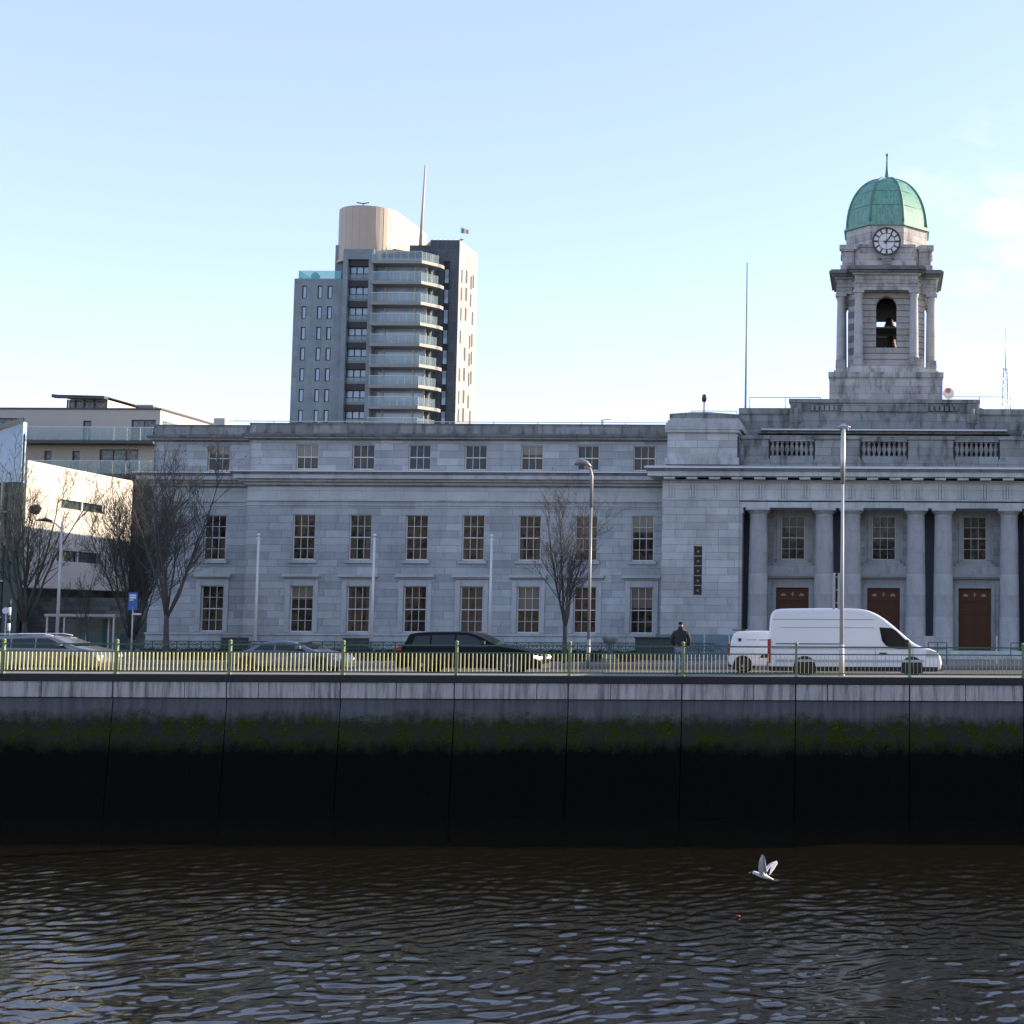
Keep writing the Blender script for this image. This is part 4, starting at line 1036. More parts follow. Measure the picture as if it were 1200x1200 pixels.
# balcony stack
gw=MB(); gw.box(-86.29,-77.9,1.2,1.4,0,62.5); gw.build('glass_wall',M['towerglass'],EL_)
m=MB(); m.box(-86.28,-77.25,1.41,8,0,63.4); m.build('core_block',M['claddark'],EL_)
fm=MB()
for x in (-84.9,-79.9,-78.0): fm.box(x,x+.3,1.0,1.19,0,62.3)
fm.build('mullion',M['slabw'],EL_)
for k in range(10):
    z=61.55-FP*k
    P=[(-86.28,-1.6),(-77.9,-1.6),(-76.2,.6),(-75.6,1.4),(-75.4,2.6),(-86.28,2.6)]
    b=MB(); b.prism(P,z-.55,z,'z'); sl=b.build('balcony',M['slab'],EL_)
    b=MB(); b.face([(-77.88,-1.62,z-.5),(-75.98,.84,z-.5),(-75.98,.84,z-.02),(-77.88,-1.62,z-.02)]); b.box(-77.9,-77.88,-1.6,-1.58,z-.5,z-.02); b.build('lit_slab_edge',M['slabw'],sl)  # sunlit look of the slab end put into a paler face
    b=MB(); b.box(-86.2,-77.95,-1.55,-1.50,z+.02,z+1.45); b.prism([(-77.95,-1.55),(-77.90,-1.52),(-75.95,1.2),(-76.0,1.22)],z+.02,z+1.45,'z'); b.build('balustrade',M['balglass'],sl)
    b=MB(); b.box(-86.2,-77.9,-1.58,-1.48,z+1.452,z+1.52)
    for q in range(8): b.box(-86.2+q*1.18,-86.14+q*1.18,-1.49,-1.44,z,z+1.45)
    for q in range(5):
        t=q/4; b.box(-77.9+1.9*t-.03,-77.9+1.9*t+.03,-1.52+2.7*t-.03,-1.52+2.7*t+.03,z,z+1.5)
    b.build('handrail',M['steel'],sl)
# dark wall with window slot
m=MB(); ops=[(-76.0,-75.0,8,62.8)]
wall(m,-78.4,-73.4,0,66.5,4.25,ops,.3); m.box(-82,-78.5,4.4,11,55,65.6); m.box(-78.4,-73.7,4.6,9,0,8)
m.build('dark_wall',M['claddark'],EL_,recalc=False)
m=MB(); m.box(-75.99,-75.01,4.54,4.58,8,62.8); m.build('slot_backing',M['plastic'],EL_)
for k in range(10):
    z=61.7-FP*k; m=MB(); m.box(-75.85,-75.2,4.46,4.535,z-2.6,z-.3); m.build('slot_window',M['towerglass'],EL_)
# sunlit side: polygon wall from (-70.9,1.45) to (-70.0,12)
m=MB(); m.prism([(-73.398,4.25),(-73.0,13.8),(-84,13.8),(-78.39,4.56),(-73.7,4.56)],0,66.5,'z'); m.box(-73.45,-72.8,4.22,4.4,66.502,66.7)
m.build('side_wall',M['cladlight'],EL_)
sw=MB()
for k in range(10):
    z=62.6-FP*k
    for j,(t,wd) in enumerate(((.12,.045),(.36,.06),(.62,.05),(.74,.05))):
        if (k+j)%5==4: continue
        zz=z-(.0 if j%2 else .5)-(k%3==0)*.4
        x0=-73.4+.4*t; y0=4.25+9.55*t; x1=-73.4+.4*(t+wd*1.6); y1=4.25+9.55*(t+wd*1.6)
        sw.add([(x0+.02,y0,zz-2.3),(x1+.02,y1,zz-2.3),(x1+.02,y1,zz),(x0+.02,y0,zz)],[(0,1,2,3)])
split_build(sw,'side_window',M['plastic'],EL_)
# tan drum
def hull(c1,r1,c2,r2,n=20):
    pts=[(c1[0]+r1*cos(a),c1[1]+r1*sin(a)) for a in [2*pi*k/48 for k in range(48)]]+[(c2[0]+r2*cos(a),c2[1]+r2*sin(a)) for a in [2*pi*k/48 for k in range(48)]]
    pts=sorted(set(pts)); 
    def half(ps):
        h=[]
        for p in ps:
            while len(h)>1 and (h[-1][0]-h[-2][0])*(p[1]-h[-2][1])-(h[-1][1]-h[-2][1])*(p[0]-h[-2][0])<=0: h.pop()
            h.append(p)
        return h
    a=half(pts); b=half(pts[::-1]); return a[:-1]+b[:-1]
H=hull((-89.1,5.1),5.05,(-86.9,18.5),3.2)
m=MB(); m.prism(H,62.4,71.2,'z'); m.prism([(x*.995-.44,y*.97+.15) for x,y in H],71.202,71.35,'z'); 
for i,(x,y) in enumerate(H):
    if i%2==0 : m.box(x-.03,x+.03,y-.03,y+.03,62.4,71.2)
m.build('roof_drum',M['tan'],EL_)
m=MB(); m.prism([(-89.1+(x+89.1)*1.05,5.1+(y-5.1)*1.03) for x,y in H],61.95,62.38,'z'); m.build('drum_collar',M['tan'],EL_)
m=MB(); m.tube([(-89.3,2,71.3),(-89.3,2,72.2)],.09,6); m.tube([(-90.4,2,72.3),(-89.3,2,72.15),(-88.3,2,72.3)],.1,6); m.build('antenna',M['darkmetal'],EL_)
m=MB(); m.tube([(-79.9,3.5,65.3),(-79.4,3.5,79.3)],[.28,.16],8); m.build('mast',M['slabw'],EL_)
m=MB(); m.box(-99.1,-92,.2,.3,58.71,60.1); m.box(-99.15,-99.05,.3,6,58.71,60.1); m.build('terrace_glass',M['teal'],EL_)
m=MB(); m.lathe([(.2,58.71),(.7,59.1),(.8,59.6),(.4,60.1),(.05,60.3)],-97.0,2,8); m.tube([(-93.1,1,58.7),(-93.1,1,60)],.2,6); m.build('terrace_planting',M['hedge'],EL_)
m=MB()
for k in range(6): m.tube([(-78+k*.9,5.2,66.5),(-78+k*.9,5.2,67.2)],.05,4)
split_build(m,'roof_vent',M['steel'],EL_)
f=empty('flag',(-73.6,246,66.9),'tiny green, white and orange flag on top of the apartment tower','flag')
m=MB(); m.tube([(0,0,-.4),(-.25,0,3.0)],.07,6); m.build('flagpole',M['steel'],f)
for i,(nm,cl) in enumerate((('green_stripe',(.08,.33,.16)),('white_stripe',(.7,.7,.7)),('orange_stripe',(.7,.36,.16)))):
    mm_=plain('flag_'+nm,cl,.7); m=MB()
    for q in range(3):
        a=i*3+q; x0=-.1+a*.17; x1=x0+.17; m.add([(x0,.12*sin(a),1.6-.02*a),(x1,.12*sin(a+1),1.6-.02*(a+1)),(x1,.12*sin(a+1),2.8-.05*(a+1)),(x0,.12*sin(a),2.8-.05*a)],[(0,1,2,3)])
    m.build(nm,mm_,f,recalc=False)
f.scale=(.8,.8,.8)

# ---- apartment block behind on the left, local y = world y - 130
AP=empty('apartment_block',(0,130,0),'beige apartment block with glass balconies and rooftop penthouse, upper left','building')
def ax(px): return (px-1040)/1700*130
m=MB(); xr=-65.7
ops=[(ax(90),ax(100),17.75,19.7),(ax(147),ax(176),17.75,19.8),(ax(-30),ax(21),17.75,19.9),(ax(46),ax(55),15.6,16.95),(ax(79),ax(88),14.75,16.95),(ax(111),ax(157),14.75,17.1)]
wall(m,-105,xr,0,20.7,0,ops,.3)
m.face([(xr,0,0),(xr,30,0),(xr,30,20.7),(xr,0,20.7)]); m.face([(-105,0,20.65),(xr,0,20.65),(xr,30,20.65),(-105,30,20.65)]); m.face([(-105,0,0),(-105,30,0),(-105,30,20.7),(-105,0,20.7)])
m.build('wall',M['render'],AP,recalc=False)
m=MB(); m.box(-105.1,xr+.1,-.08,.2,20.702,20.86); m.box(xr-.1,xr+.1,.21,30,20.702,20.86); m.box(-105,xr+.35,-1.8,-.002,17.45,17.72); m.box(-105,xr+.3,-1.8,-.002,14.42,14.70); m.build('edge_trim',M['darkmetal'],AP)
for a,b,c_,d_ in ops:
    w_=MB(); n=max(1,int((b-a)/1.1)); w_.box(a,b,.18,.26,c_,c_+.08); w_.box(a,b,.18,.26,d_-.08,d_)
    for k in range(n+1):
        x=a+(b-a)*k/n; w_.box(max(a,x-.05),min(b,x+.05),.17,.27,c_+.081,d_-.081)
    q=w_.build('window',M['darkmetal'],AP); p=MB(); p.box(a,b,.21,.23,c_,d_); p.build('pane',M['aptglass'],q)
m=MB(); m.box(xr+.0,xr+.03,.5,4.0,17.75,19.8); m.box(xr+.0,xr+.03,1.5,5.0,14.75,16.9); m.build('side_window',M['aptglass'],AP)
for z in (17.72,14.70):
    b=MB(); b.box(-105,xr+.25,-1.76,-1.72,z+.05,z+1.15); o=b.build('balustrade',M['balglass'],AP)
    b=MB(); b.box(-105,xr+.3,-1.78,-1.70,z+1.152,z+1.2)
    x=-104
    while x<xr: b.box(x-.03,x+.03,-1.71,-1.66,z,z+1.15); x+=1.17
    b.build('handrail',M['steel'],o)
z=20.86; m=MB(); m.prism([(ax(40),22.05),(ax(103),21.95),(ax(103),22.2),(ax(70),22.1),(ax(40),22.35)],1.5,2.2,'y')
m.add([(ax(40),1.5,22.3),(ax(103),1.5,22.2),(ax(103),12,22.2),(ax(40),12,22.3)],[(0,1,2,3)]); m.build('penthouse_roof',M['darkmetal'],AP,recalc=False)
m=MB(); m.box(ax(50),ax(97),3,11,z,22.04); ph=m.build('penthouse',M['cream'],AP); m=MB(); m.box(ax(50)+.1,ax(96),2.9,2.97,z+.1,21.95); m.build('pane',M['aptglass'],ph)
m=MB()
for px in (49,58,69,81,96): m.box(ax(px),ax(px)+.12,2.8,2.89,z,22.04)
m.build('mullion',M['darkmetal'],ph)
m=MB(); m.box(ax(121),ax(139),5,14,z,21.7); m.box(ax(119),ax(141),4.6,14.4,21.702,21.85); m.build('roof_hut',M['slab'],AP)
m=MB(); m.box(xr-1.7,xr-.6,14,16,z-.2,21.9); m.build('chimney',M['render'],AP)

# ---- library with an overhanging cream upper floor (world coordinates via y-100)
LB=empty('library',(0,100,0),'cream rendered library whose overhanging wall faces the sunlight at left','building')
m=MB()
A=(-56.6,-5.0); B=(-57.2,9.5)
def q3(t,z): return (A[0]+(B[0]-A[0])*t,A[1]+(B[1]-A[1])*t,z)
slots=[(.30,.72,9.55,10.15),(.28,.70,5.9,6.65)]
ts=sorted({0,1,*[s[0] for s in slots],*[s[1] for s in slots]}); zs=sorted({4.0,12.35,*[s[2] for s in slots],*[s[3] for s in slots]})
for i in range(len(ts)-1):
    for j in range(len(zs)-1):
        c0=(ts[i]+ts[i+1])/2; c1=(zs[j]+zs[j+1])/2
        if any(s[0]<c0<s[1] and s[2]<c1<s[3] for s in slots): continue
        m.face([q3(ts[i],zs[j]),q3(ts[i+1],zs[j]),q3(ts[i+1],zs[j+1]),q3(ts[i],zs[j+1])])
m.face([(A[0],A[1],4),(A[0]-18,A[1],4),(A[0]-18,A[1],12.35),(A[0],A[1],12.35)]); m.face([(B[0],B[1],4),(B[0]-18,B[1],4),(B[0]-18,B[1],12.35),(B[0],B[1],12.35)])
m.face([(A[0],A[1],12.3),(B[0],B[1],12.3),(B[0]-18,B[1],12.3),(A[0]-18,A[1],12.3)]); m.face([(A[0],A[1],4),(B[0],B[1],4),(B[0]-18,B[1],4),(A[0]-18,A[1],4)])
m.build('upper_wall',M['cream'],LB,recalc=False)
for (a,b,c_,d_) in slots:
    w_=MB(); p0=q3(a,c_);p1=q3(b,c_); w_.add([(p0[0]-.2,p0[1],c_),(p1[0]-.2,p1[1],c_),(p1[0]-.2,p1[1],d_),(p0[0]-.2,p0[1],d_)],[(0,1,2,3)])
    o=w_.build('window',M['darkglass'],LB,recalc=False); f_=MB()
    for t in (a,(a+b)/2-.01,b-.02):
        p0=q3(t,c_); f_.box(p0[0]-.19,p0[0]-.05,p0[1],p0[1]+.12,c_,d_)
    f_.box(A[0]-.7,A[0]-.62,p0[1]-.1,p0[1]-.05,c_,c_+.02); f_.build('frame',M['wframe'],o)
m=MB(); m.box(-75,-58.8,-4,9,0,4.0); m.build('base_wall',M['rubble'],LB)
m=MB()
for k in range(7): m.box(-58.79,-58.70,-3.0+k*1.7,-1.5+k*1.7,.2,2.9)
m.build('shop_window',M['darkglass'],LB)
st_=MB(); st_.box(-57.5,-46.8,-3.2,-2.6,0,3.35); single('boundary_wall',st_,M['rubble'],'rough grey stone wall between the library and the hall','wall').location=(0,100,0)
RB=empty('rear_building',(0,112,0),'dark brown brick building in the gap between library and hall','building')
m=MB(); m.box(-62,-54.2,0,14,0,12.3); m.build('wall',M['brick'],RB)
m=MB()
for z in (2.5,5.6,8.7): m.box(-57.4,-56.2,-.06,-.003,z,z+1.3)
m.build('window',M['darkglass'],RB); m=MB()
for z in (2.3,5.4,8.5): m.box(-57.5,-56.1,-.12,-.004,z,z+.18)
m.build('sill',M['slab'],RB)
# ---- glazed building at the left edge
GB=empty('glass_building',(0,88,0),'tall glazed building with white mullions cut by the left edge','building')
m=MB(); m.prism([(-53.55,0),(-52.65,0),(-52.9,.4),(-53.55,1.19)],0,13.2,'z'); m.prism([(-53.56,1.2),(-80,1.2),(-80,14),(-62.2,14)],0,13.0,'z'); m.build('corner_fin',M['rail_dark'],GB)
m=MB(); m.box(-80,-53.56,.5,.6,0,10.2); m.build('glass_wall',M['darkglass'],GB)
m=MB(); m.add([(-80,.5,10.25),(-52.75,.5,10.25),(-52.75,.5,13.9),(-80,.5,8.0)],[(0,1,2,3)]) if False else m.prism([(-62,10.25),(-52.75,10.25),(-52.75,13.95),(-54.2,13.4),(-62,10.6)],-.1,.3,'y'); m.build('upper_glazing',M['towerglass'],GB)
m=MB(); m.add([(-62,-.4,10.7),(-52.6,-.4,14.05),(-53.4,.9,14.05),(-62,.9,10.7)],[(0,1,2,3)]); m.add([(-62,-.4,10.85),(-52.6,-.4,14.2),(-53.4,.9,14.2),(-62,.9,10.85)],[(0,1,2,3)]); m.add([(-62,-.4,10.7),(-52.6,-.4,14.05),(-52.6,-.4,14.2),(-62,-.4,10.85)],[(0,1,2,3)]); m.add([(-52.6,-.4,14.05),(-53.4,.9,14.05),(-53.4,.9,14.2),(-52.6,-.4,14.2)],[(0,1,2,3)]); m.build('roof',M['slab'],GB,recalc=False)
m=MB()
for x in (-53.9,-55.2,-56.6): m.box(x,x+.1,-.12,.49 if x else 0,0,10.2)
for z in (2.0,4.2,6.4,8.4,10.2): m.box(-62,-53.57,-.06,.48,z,z+.09)
m.build('mullion',M['slabw'],GB)

# ---- roof things on the hall
m=MB(); m.tube([(0,0,0),(0,0,8.6)],[.06,.03],8); o=single('roof_mast',m,M['greypole'],'tall thin mast on the roof at the corner of the portico','mast'); o.location=(-7.98,80.6,13.6)
e=empty('roof_camera',(-10.3,80.6,13.5),'short black pole with a round camera on the pavilion roof','camera'); m=MB(); m.tube([(0,0,0),(0,0,.75)],.035,8); m.build('pole',M['darkmetal'],e); m=MB(); m.lathe([(.05,.75),(.13,.82),(.14,1.0),(.10,1.08),(.12,1.14),(.03,1.2)],0,0,12); m.build('head',M['darkmetal'],e)
e=empty('rooftop_dish',(3.62,86,14.7),'round white dish with a red patch beside the tower base','dish'); m=MB(); m.disc((0,0,.95),.34,'y',28,.06); m.tube([(0,.05,0),(0,.05,.8)],.04,6); d_=m.build('dish',M['signwhite'],e)
m=MB(); m.disc((-.03,-.035,1.12),.16,'y',20,.01); m.build('red_patch',plain('dish_red',(.42,.13,.12),.5),e)
m=MB(); m.prism([(-.6,0),(1.9,0),(1.4,.15),(.6,.4),(-.2,.45)],-.5,.5,'y'); o=single('roof_hatch',m,M['roof'],'low dark sloped roof hatch to the right of the tower base','hatch'); o.location=(4.1,85.6,14.5)
e=empty('rooftop_sensor',(-16.6,84,12.9),'small grey sensor on the hall roof left of the pavilion','sensor'); m=MB(); m.tube([(0,0,0),(0,0,.8)],.03,6); m.tube([(0,0,.8),(.45,0,.82)],.03,6); m.box(-.12,.03,-.05,.05,.55,.8); m.build('body',M['steel'],e)
m=MB()
for sx in (-1,1):
    for sy in (-1,1): m.tube([(sx*1.0,sy*1.0,0),(sx*.35,sy*.35,18.5)],.10,4)
for k in range(12):
    a=1-.65*k/12;b=1-.65*(k+1)/12; z0=k*1.54;z1=z0+1.54
    m.tube([(-a,-a,z0),(b,-b,z1)],.05,3); m.tube([(a,-a,z0),(-b,-b,z1)],.05,3); m.tube([(a,-a,z0),(b,b,z1)],.05,3); m.tube([(-a,a,z0),(-b,-b,z1)],.05,3)
m.tube([(0,0,18),(0,0,27)],[.12,.05],5); 
o=single('radio_mast',m,M['steel'],'distant lattice radio mast at the right edge of the sky','mast'); o.location=(24.5,300,36)
m=MB(); m.box(14,34,296,306,0,36); single('distant_block',m,M['render'],'plain distant building carrying the lattice mast','building')
# ------------------------------------------------------------------ VEHICLES (local x forward, y across, z up; near side is -y)
def inset(poly,r):
    n=len(poly); out=[]
    ar=sum(poly[i][0]*poly[(i+1)%n][1]-poly[(i+1)%n][0]*poly[i][1] for i in range(n)); sg=1 if ar>0 else -1
    for i in range(n):
        a=Vector(poly[i-1]);b=Vector(poly[i]);c=Vector(poly[(i+1)%n])
        d1=(b-a).normalized(); d2=(c-b).normalized()
        n1=Vector((-d1.y,d1.x))*sg; n2=Vector((-d2.y,d2.x))*sg
        k=(n1+n2); 
        if k.length<.2: k=n1
        k.normalize(); out.append(tuple(b+k*r/max(.5,k.dot(n1))))
    return out
def smooth_poly(pts,it=1):
    for _ in range(it):
        n=len(pts); q=[]
        for i in range(n):
            a=pts[i];b=pts[(i+1)%n]; q.append((a[0]*.8+b[0]*.2,a[1]*.8+b[1]*.2)); q.append((a[0]*.2+b[0]*.8,a[1]*.2+b[1]*.8))
        pts=q
    return pts
def shell(prof,hw,r=.08):
    m=MB(); n=len(prof); loops=[]
    for s_ in (-1,1):
        a=inset(prof,r); b=inset(prof,r*.3); 
        L3=[(a,0.0),(b,r*.25),(prof,r)]
        if s_==1: L3=L3[::-1]
        for pl,dy in L3: loops.append([(x,s_*(hw(z)-dy),z) for x,z in pl])
    vs=[p for l in loops for p in l]; fs=[]
    for i in range(len(loops)-1):
        for k in range(n): fs.append((i*n+k,i*n+(k+1)%n,(i+1)*n+(k+1)%n,(i+1)*n+k))
    m.add(vs,fs,True); b=len(m.v)-len(vs)
    m.f.append(tuple(b+k for k in range(n))); m.sm.append(False); m.f.append(tuple(b+len(vs)-n+k for k in range(n))); m.sm.append(False)
    return m
def side_panel(poly,hw,off=.006,t=.01,both=True):
    m=MB()
    for s_ in ((-1,1) if both else (-1,)):
        n=len(poly); o=[(x,s_*(hw(z)+off),z) for x,z in poly]; i_=[(x,s_*(hw(z)+off-t),z) for x,z in poly]
        m.add(o+i_,[tuple(range(n)),tuple(range(2*n-1,n-1,-1))]+[(k,k+n,(k+1)%n+n,(k+1)%n) for k in range(n)])
    return m
def cross_panel(x0,z0,x1,z1,w0,w1,off=.008):
    # panel across the car over the profile segment
    d=Vector((x1-x0,z1-z0)).normalized(); nx,nz=-d.y,d.x
    if nx*1+nz*.6<0: nx,nz=-nx,-nz
    m=MB(); a=[(x0+nx*off,-w0,z0+nz*off),(x0+nx*off,w0,z0+nz*off),(x1+nx*off,w1,z1+nz*off),(x1+nx*off,-w1,z1+nz*off)]
    b=[(p[0]-nx*.02,p[1],p[2]-nz*.02) for p in a]
    m.add(a+b,[(0,1,2,3),(7,6,5,4),(0,4,5,1),(1,5,6,2),(2,6,7,3),(3,7,4,0)]); return m
def wheel(e,x,y,r,w_=.22,mat='alloy',spokes=10):
    s_=-1 if y<0 else 1
    m=MB(); pr=[(r*.62,-w_/2),(r*.9,-w_/2),(r,-w_/2+.03),(r,w_/2-.03),(r*.9,w_/2),(r*.62,w_/2)]
    m.lathe(pr,0,0,28); m.xf(Matrix.Translation((x,y,r))@Matrix.Rotation(pi/2,4,'X')); wo=m.build('wheel',M['rubber'],e)
    m=MB(); yy=y+s_*(w_/2+.004)
    for k in range(spokes):
        a=2*pi*k/spokes; u=Vector((cos(a),0,sin(a)));v=Vector((-sin(a),0,cos(a)))*.03; o=Vector((x,yy,r))
        P=[o+u*.05-v,o+u*r*.60-v*.8,o+u*r*.60+v*.8,o+u*.05+v]; Q=[p-Vector((0,s_*.03,0)) for p in P]
        m.add(P+Q,[(0,1,2,3),(7,6,5,4),(0,4,5,1),(1,5,6,2),(2,6,7,3),(3,7,4,0)])
    m.disc((x,yy,r),r*.2,'y',16,.03)
    n=28
    for k in range(n):
        a=2*pi*k/n;b=2*pi*(k+1)/n
        m.add([(x+q*cos(t),yy-s_*d,r+q*sin(t)) for q in (r*.56,r*.64) for t in (a,b) for d in (0,.03)],[(0,2,6,4),(4,6,7,5),(0,1,3,2)])
    m.build('rim',M[mat],wo)
def arches(e,xs_,hw,r,z):
    m=MB()
    for x in xs_:
        for s_ in (-1,1):
            P=[(x+r*cos(a),max(.16,z+r*sin(a))) for a in [pi*k/12 for k in range(13)]]
            P=[(x+r,.17)]+P+[(x-r,.17)]
            y=s_*(hw(.5)+.004); m.prism(P,y-s_*.1,y,'y')
    split_build(m,'wheel_arch',M['plastic'],e)
def strip(e,name,mat,x0,x1,z0,z1,hw,off=.01):
    return side_panel([(x0,z0),(x1,z0),(x1,z1),(x0,z1)],hw,off,.03).build(name,M[mat],e)

# white high-roof van
V=empty('high_roof_van',(-4.72,59.0,-.13),'long white high-roof panel van driving right behind the railing','van')
hw=lambda z: 1.02-.05*max(0,z-1.0)-.03*max(0,.5-z)
P=[(.05,.30),(-.02,.55),(0,1.2),(.03,2.2),(.08,2.50),(.22,2.66),(.5,2.71),(2.4,2.74),(3.5,2.73),(3.95,2.66),(4.3,2.52),(4.68,2.28),(5.02,2.00),(5.78,1.36),(6.05,1.22),(6.45,1.13),(6.72,1.02),(6.86,.82),(6.92,.55),(6.90,.32),(6.75,.24)]
V_b=shell(smooth_poly(P,1),hw,.10).build('body',M['white'],V)
G=[(4.42,1.98),(4.9,1.96),(5.08,1.86),(5.50,1.45),(5.72,1.20),(5.45,1.12),(4.95,1.16),(4.68,1.26),(4.52,1.45)]
split_build(side_panel(G,hw,.008),'side_window',M['carglass'],V)
cross_panel(5.10,1.93,5.74,1.40,.80,.90).build('windscreen',M['carglass'],V)
m=MB(); m.prism([(4.95,2.06),(5.14,1.98),(5.10,1.93),(4.92,2.0)],-.8,.8,'y'); m.build('visor_trim',M['plastic'],V)
strip(V,'sill_trim','plastic',.05,6.75,.24,.42,hw,.015)
m=MB(); m.box(-.06,.15,-.98,.98,.28,.62); m.prism([(6.6,.26),(6.98,.28),(6.98,.52),(6.6,.60)],-.96,.96,'y'); bp_=m.build('bumper',M['plastic'],V,bevel=.03)
for s_ in (-1,1):
    m=MB(); m.prism([(6.28,.80),(6.80,.80),(6.74,1.0),(6.45,1.10),(6.30,1.08)],s_*(hw(.9)-.06),s_*(hw(.9)+.012),'y'); m.build('headlight',M['lens'],V)
    m=MB(); m.box(-.03,.10,s_*(hw(1.0)-.08),s_*(hw(1.0)+.012),.55,1.5); m.build('tail_light',M['red'],V)
    m=MB(); m.box(5.42,5.60,s_*(1.02),s_*1.28,1.15,1.50); m.build('mirror',M['plastic'],V,bevel=.03)
m=MB(); m.box(4.42,4.72,-hw(1)-.03,-hw(1)-.006,.93,.98); m.build('door_handle',M['plastic'],V)
m=MB()
for x in (2.85,4.25,5.75): m.box(x,x+.018,-hw(1)-.008,-hw(1)+.03,.45,1.15)
m.box(.15,4.2,-hw(2.3)-.012,-hw(2.3)+.03,2.28,2.30); m.box(.45,4.2,-hw(2.0)-.012,-hw(2.0)+.03,1.96,1.975); m.box(.15,5.7,-hw(1)-.010,-hw(1)+.03,1.12,1.14); split_build(m,'panel_seam',plain('grey_seam',(.22,.23,.25),.6),V)
m=MB(); m.box(.3,2.85,-hw(1.3)-.014,-hw(1.3)+.01,1.30,1.335); m.build('sliding_door_rail',M['plastic'],V)
m=MB(); m.box(.3,6.2,-hw(.7)-.022,-hw(.7)+.01,.60,.70); m.build('side_moulding',plain('grey_plastic_trim',(.42,.43,.45),.6),V)
m=MB(); m.disc((5.75,-hw(.8)-.008,.95),.05,'y',14,.02) if False else m.box(4.62,4.70,-hw(.7)-.012,-hw(.7),.66,.71); m.build('fuel_cap',M['plastic'],V)
arches(V,(1.45,5.72),hw,.44,.40)
for x in (1.45,5.72):
    for y in (-.88,.88): wheel(V,x,y,.35)
# small white van behind it
S=empty('small_van',(-6.70,62.4,-.13),'small white van with a dark crest, half hidden behind the high-roof van','van')
hs=lambda z: .92-.07*max(0,z-.9)
P=[(.06,.30),(0,.5),(.02,.95),(.10,1.35),(.20,1.66),(.34,1.76),(.8,1.79),(2.6,1.78),(3.0,1.70),(3.65,1.15),(4.25,1.0),(4.4,.7),(4.42,.35),(4.3,.25)]
shell(smooth_poly(P,1),hs,.09).build('body',M['white'],S)
side_panel([(2.3,1.12),(3.3,1.1),(2.9,1.62),(2.35,1.64)],hs,.008).build('side_window',M['carglass'],S) if False else split_build(side_panel([(2.3,1.12),(3.3,1.1),(2.9,1.62),(2.35,1.64)],hs,.008),'side_window',M['carglass'],S)
cross_panel(3.05,1.66,3.6,1.2,.7,.8).build('windscreen',M['carglass'],S)
m=MB(); m.box(-.06,.12,-.86,.86,.28,.62); m.box(4.3,4.46,-.85,.85,.3,.6); m.build('bumper',M['plastic'],S,bevel=.02)
m=MB(); m.prism([(1.30,.66),(1.42,.78),(1.85,.80),(1.85,.66)],-hs(.7)-.012,-hs(.7),'y'); m.build('side_rubbing_strip',M['plastic'],S)
m=MB(); m.prism([(.42,1.48),(.56,1.48),(.56,1.38),(.49,1.32),(.42,1.38)],-hs(1.4)-.012,-hs(1.4)+.01,'y'); m.build('crest',M['darkmetal'],S)
m=MB(); m.box(.70,1.20,-hs(1.4)-.008,-hs(1.4)+.01,1.40,1.43); m.box(1.30,1.75,-hs(1.4)-.008,-hs(1.4)+.01,1.38,1.44); m.build('side_marking',plain('faded_blue_marking',(.30,.42,.62),.5),S)
m=MB(); m.box(.12,.7,-.5,.5,1.80,1.84); m.build('roof_bar',M['plastic'],S)
for s_ in (-1,1):
    m=MB(); m.box(-.03,.07,s_*(hs(1.0)-.06),s_*(hs(1.0)+.01),.75,1.25); m.build('tail_light',M['red'],S)
arches(S,(.62,3.45),hs,.40,.36)
for x in (.62,3.45):
    for y in (-.80,.80): wheel(S,x,y,.32)

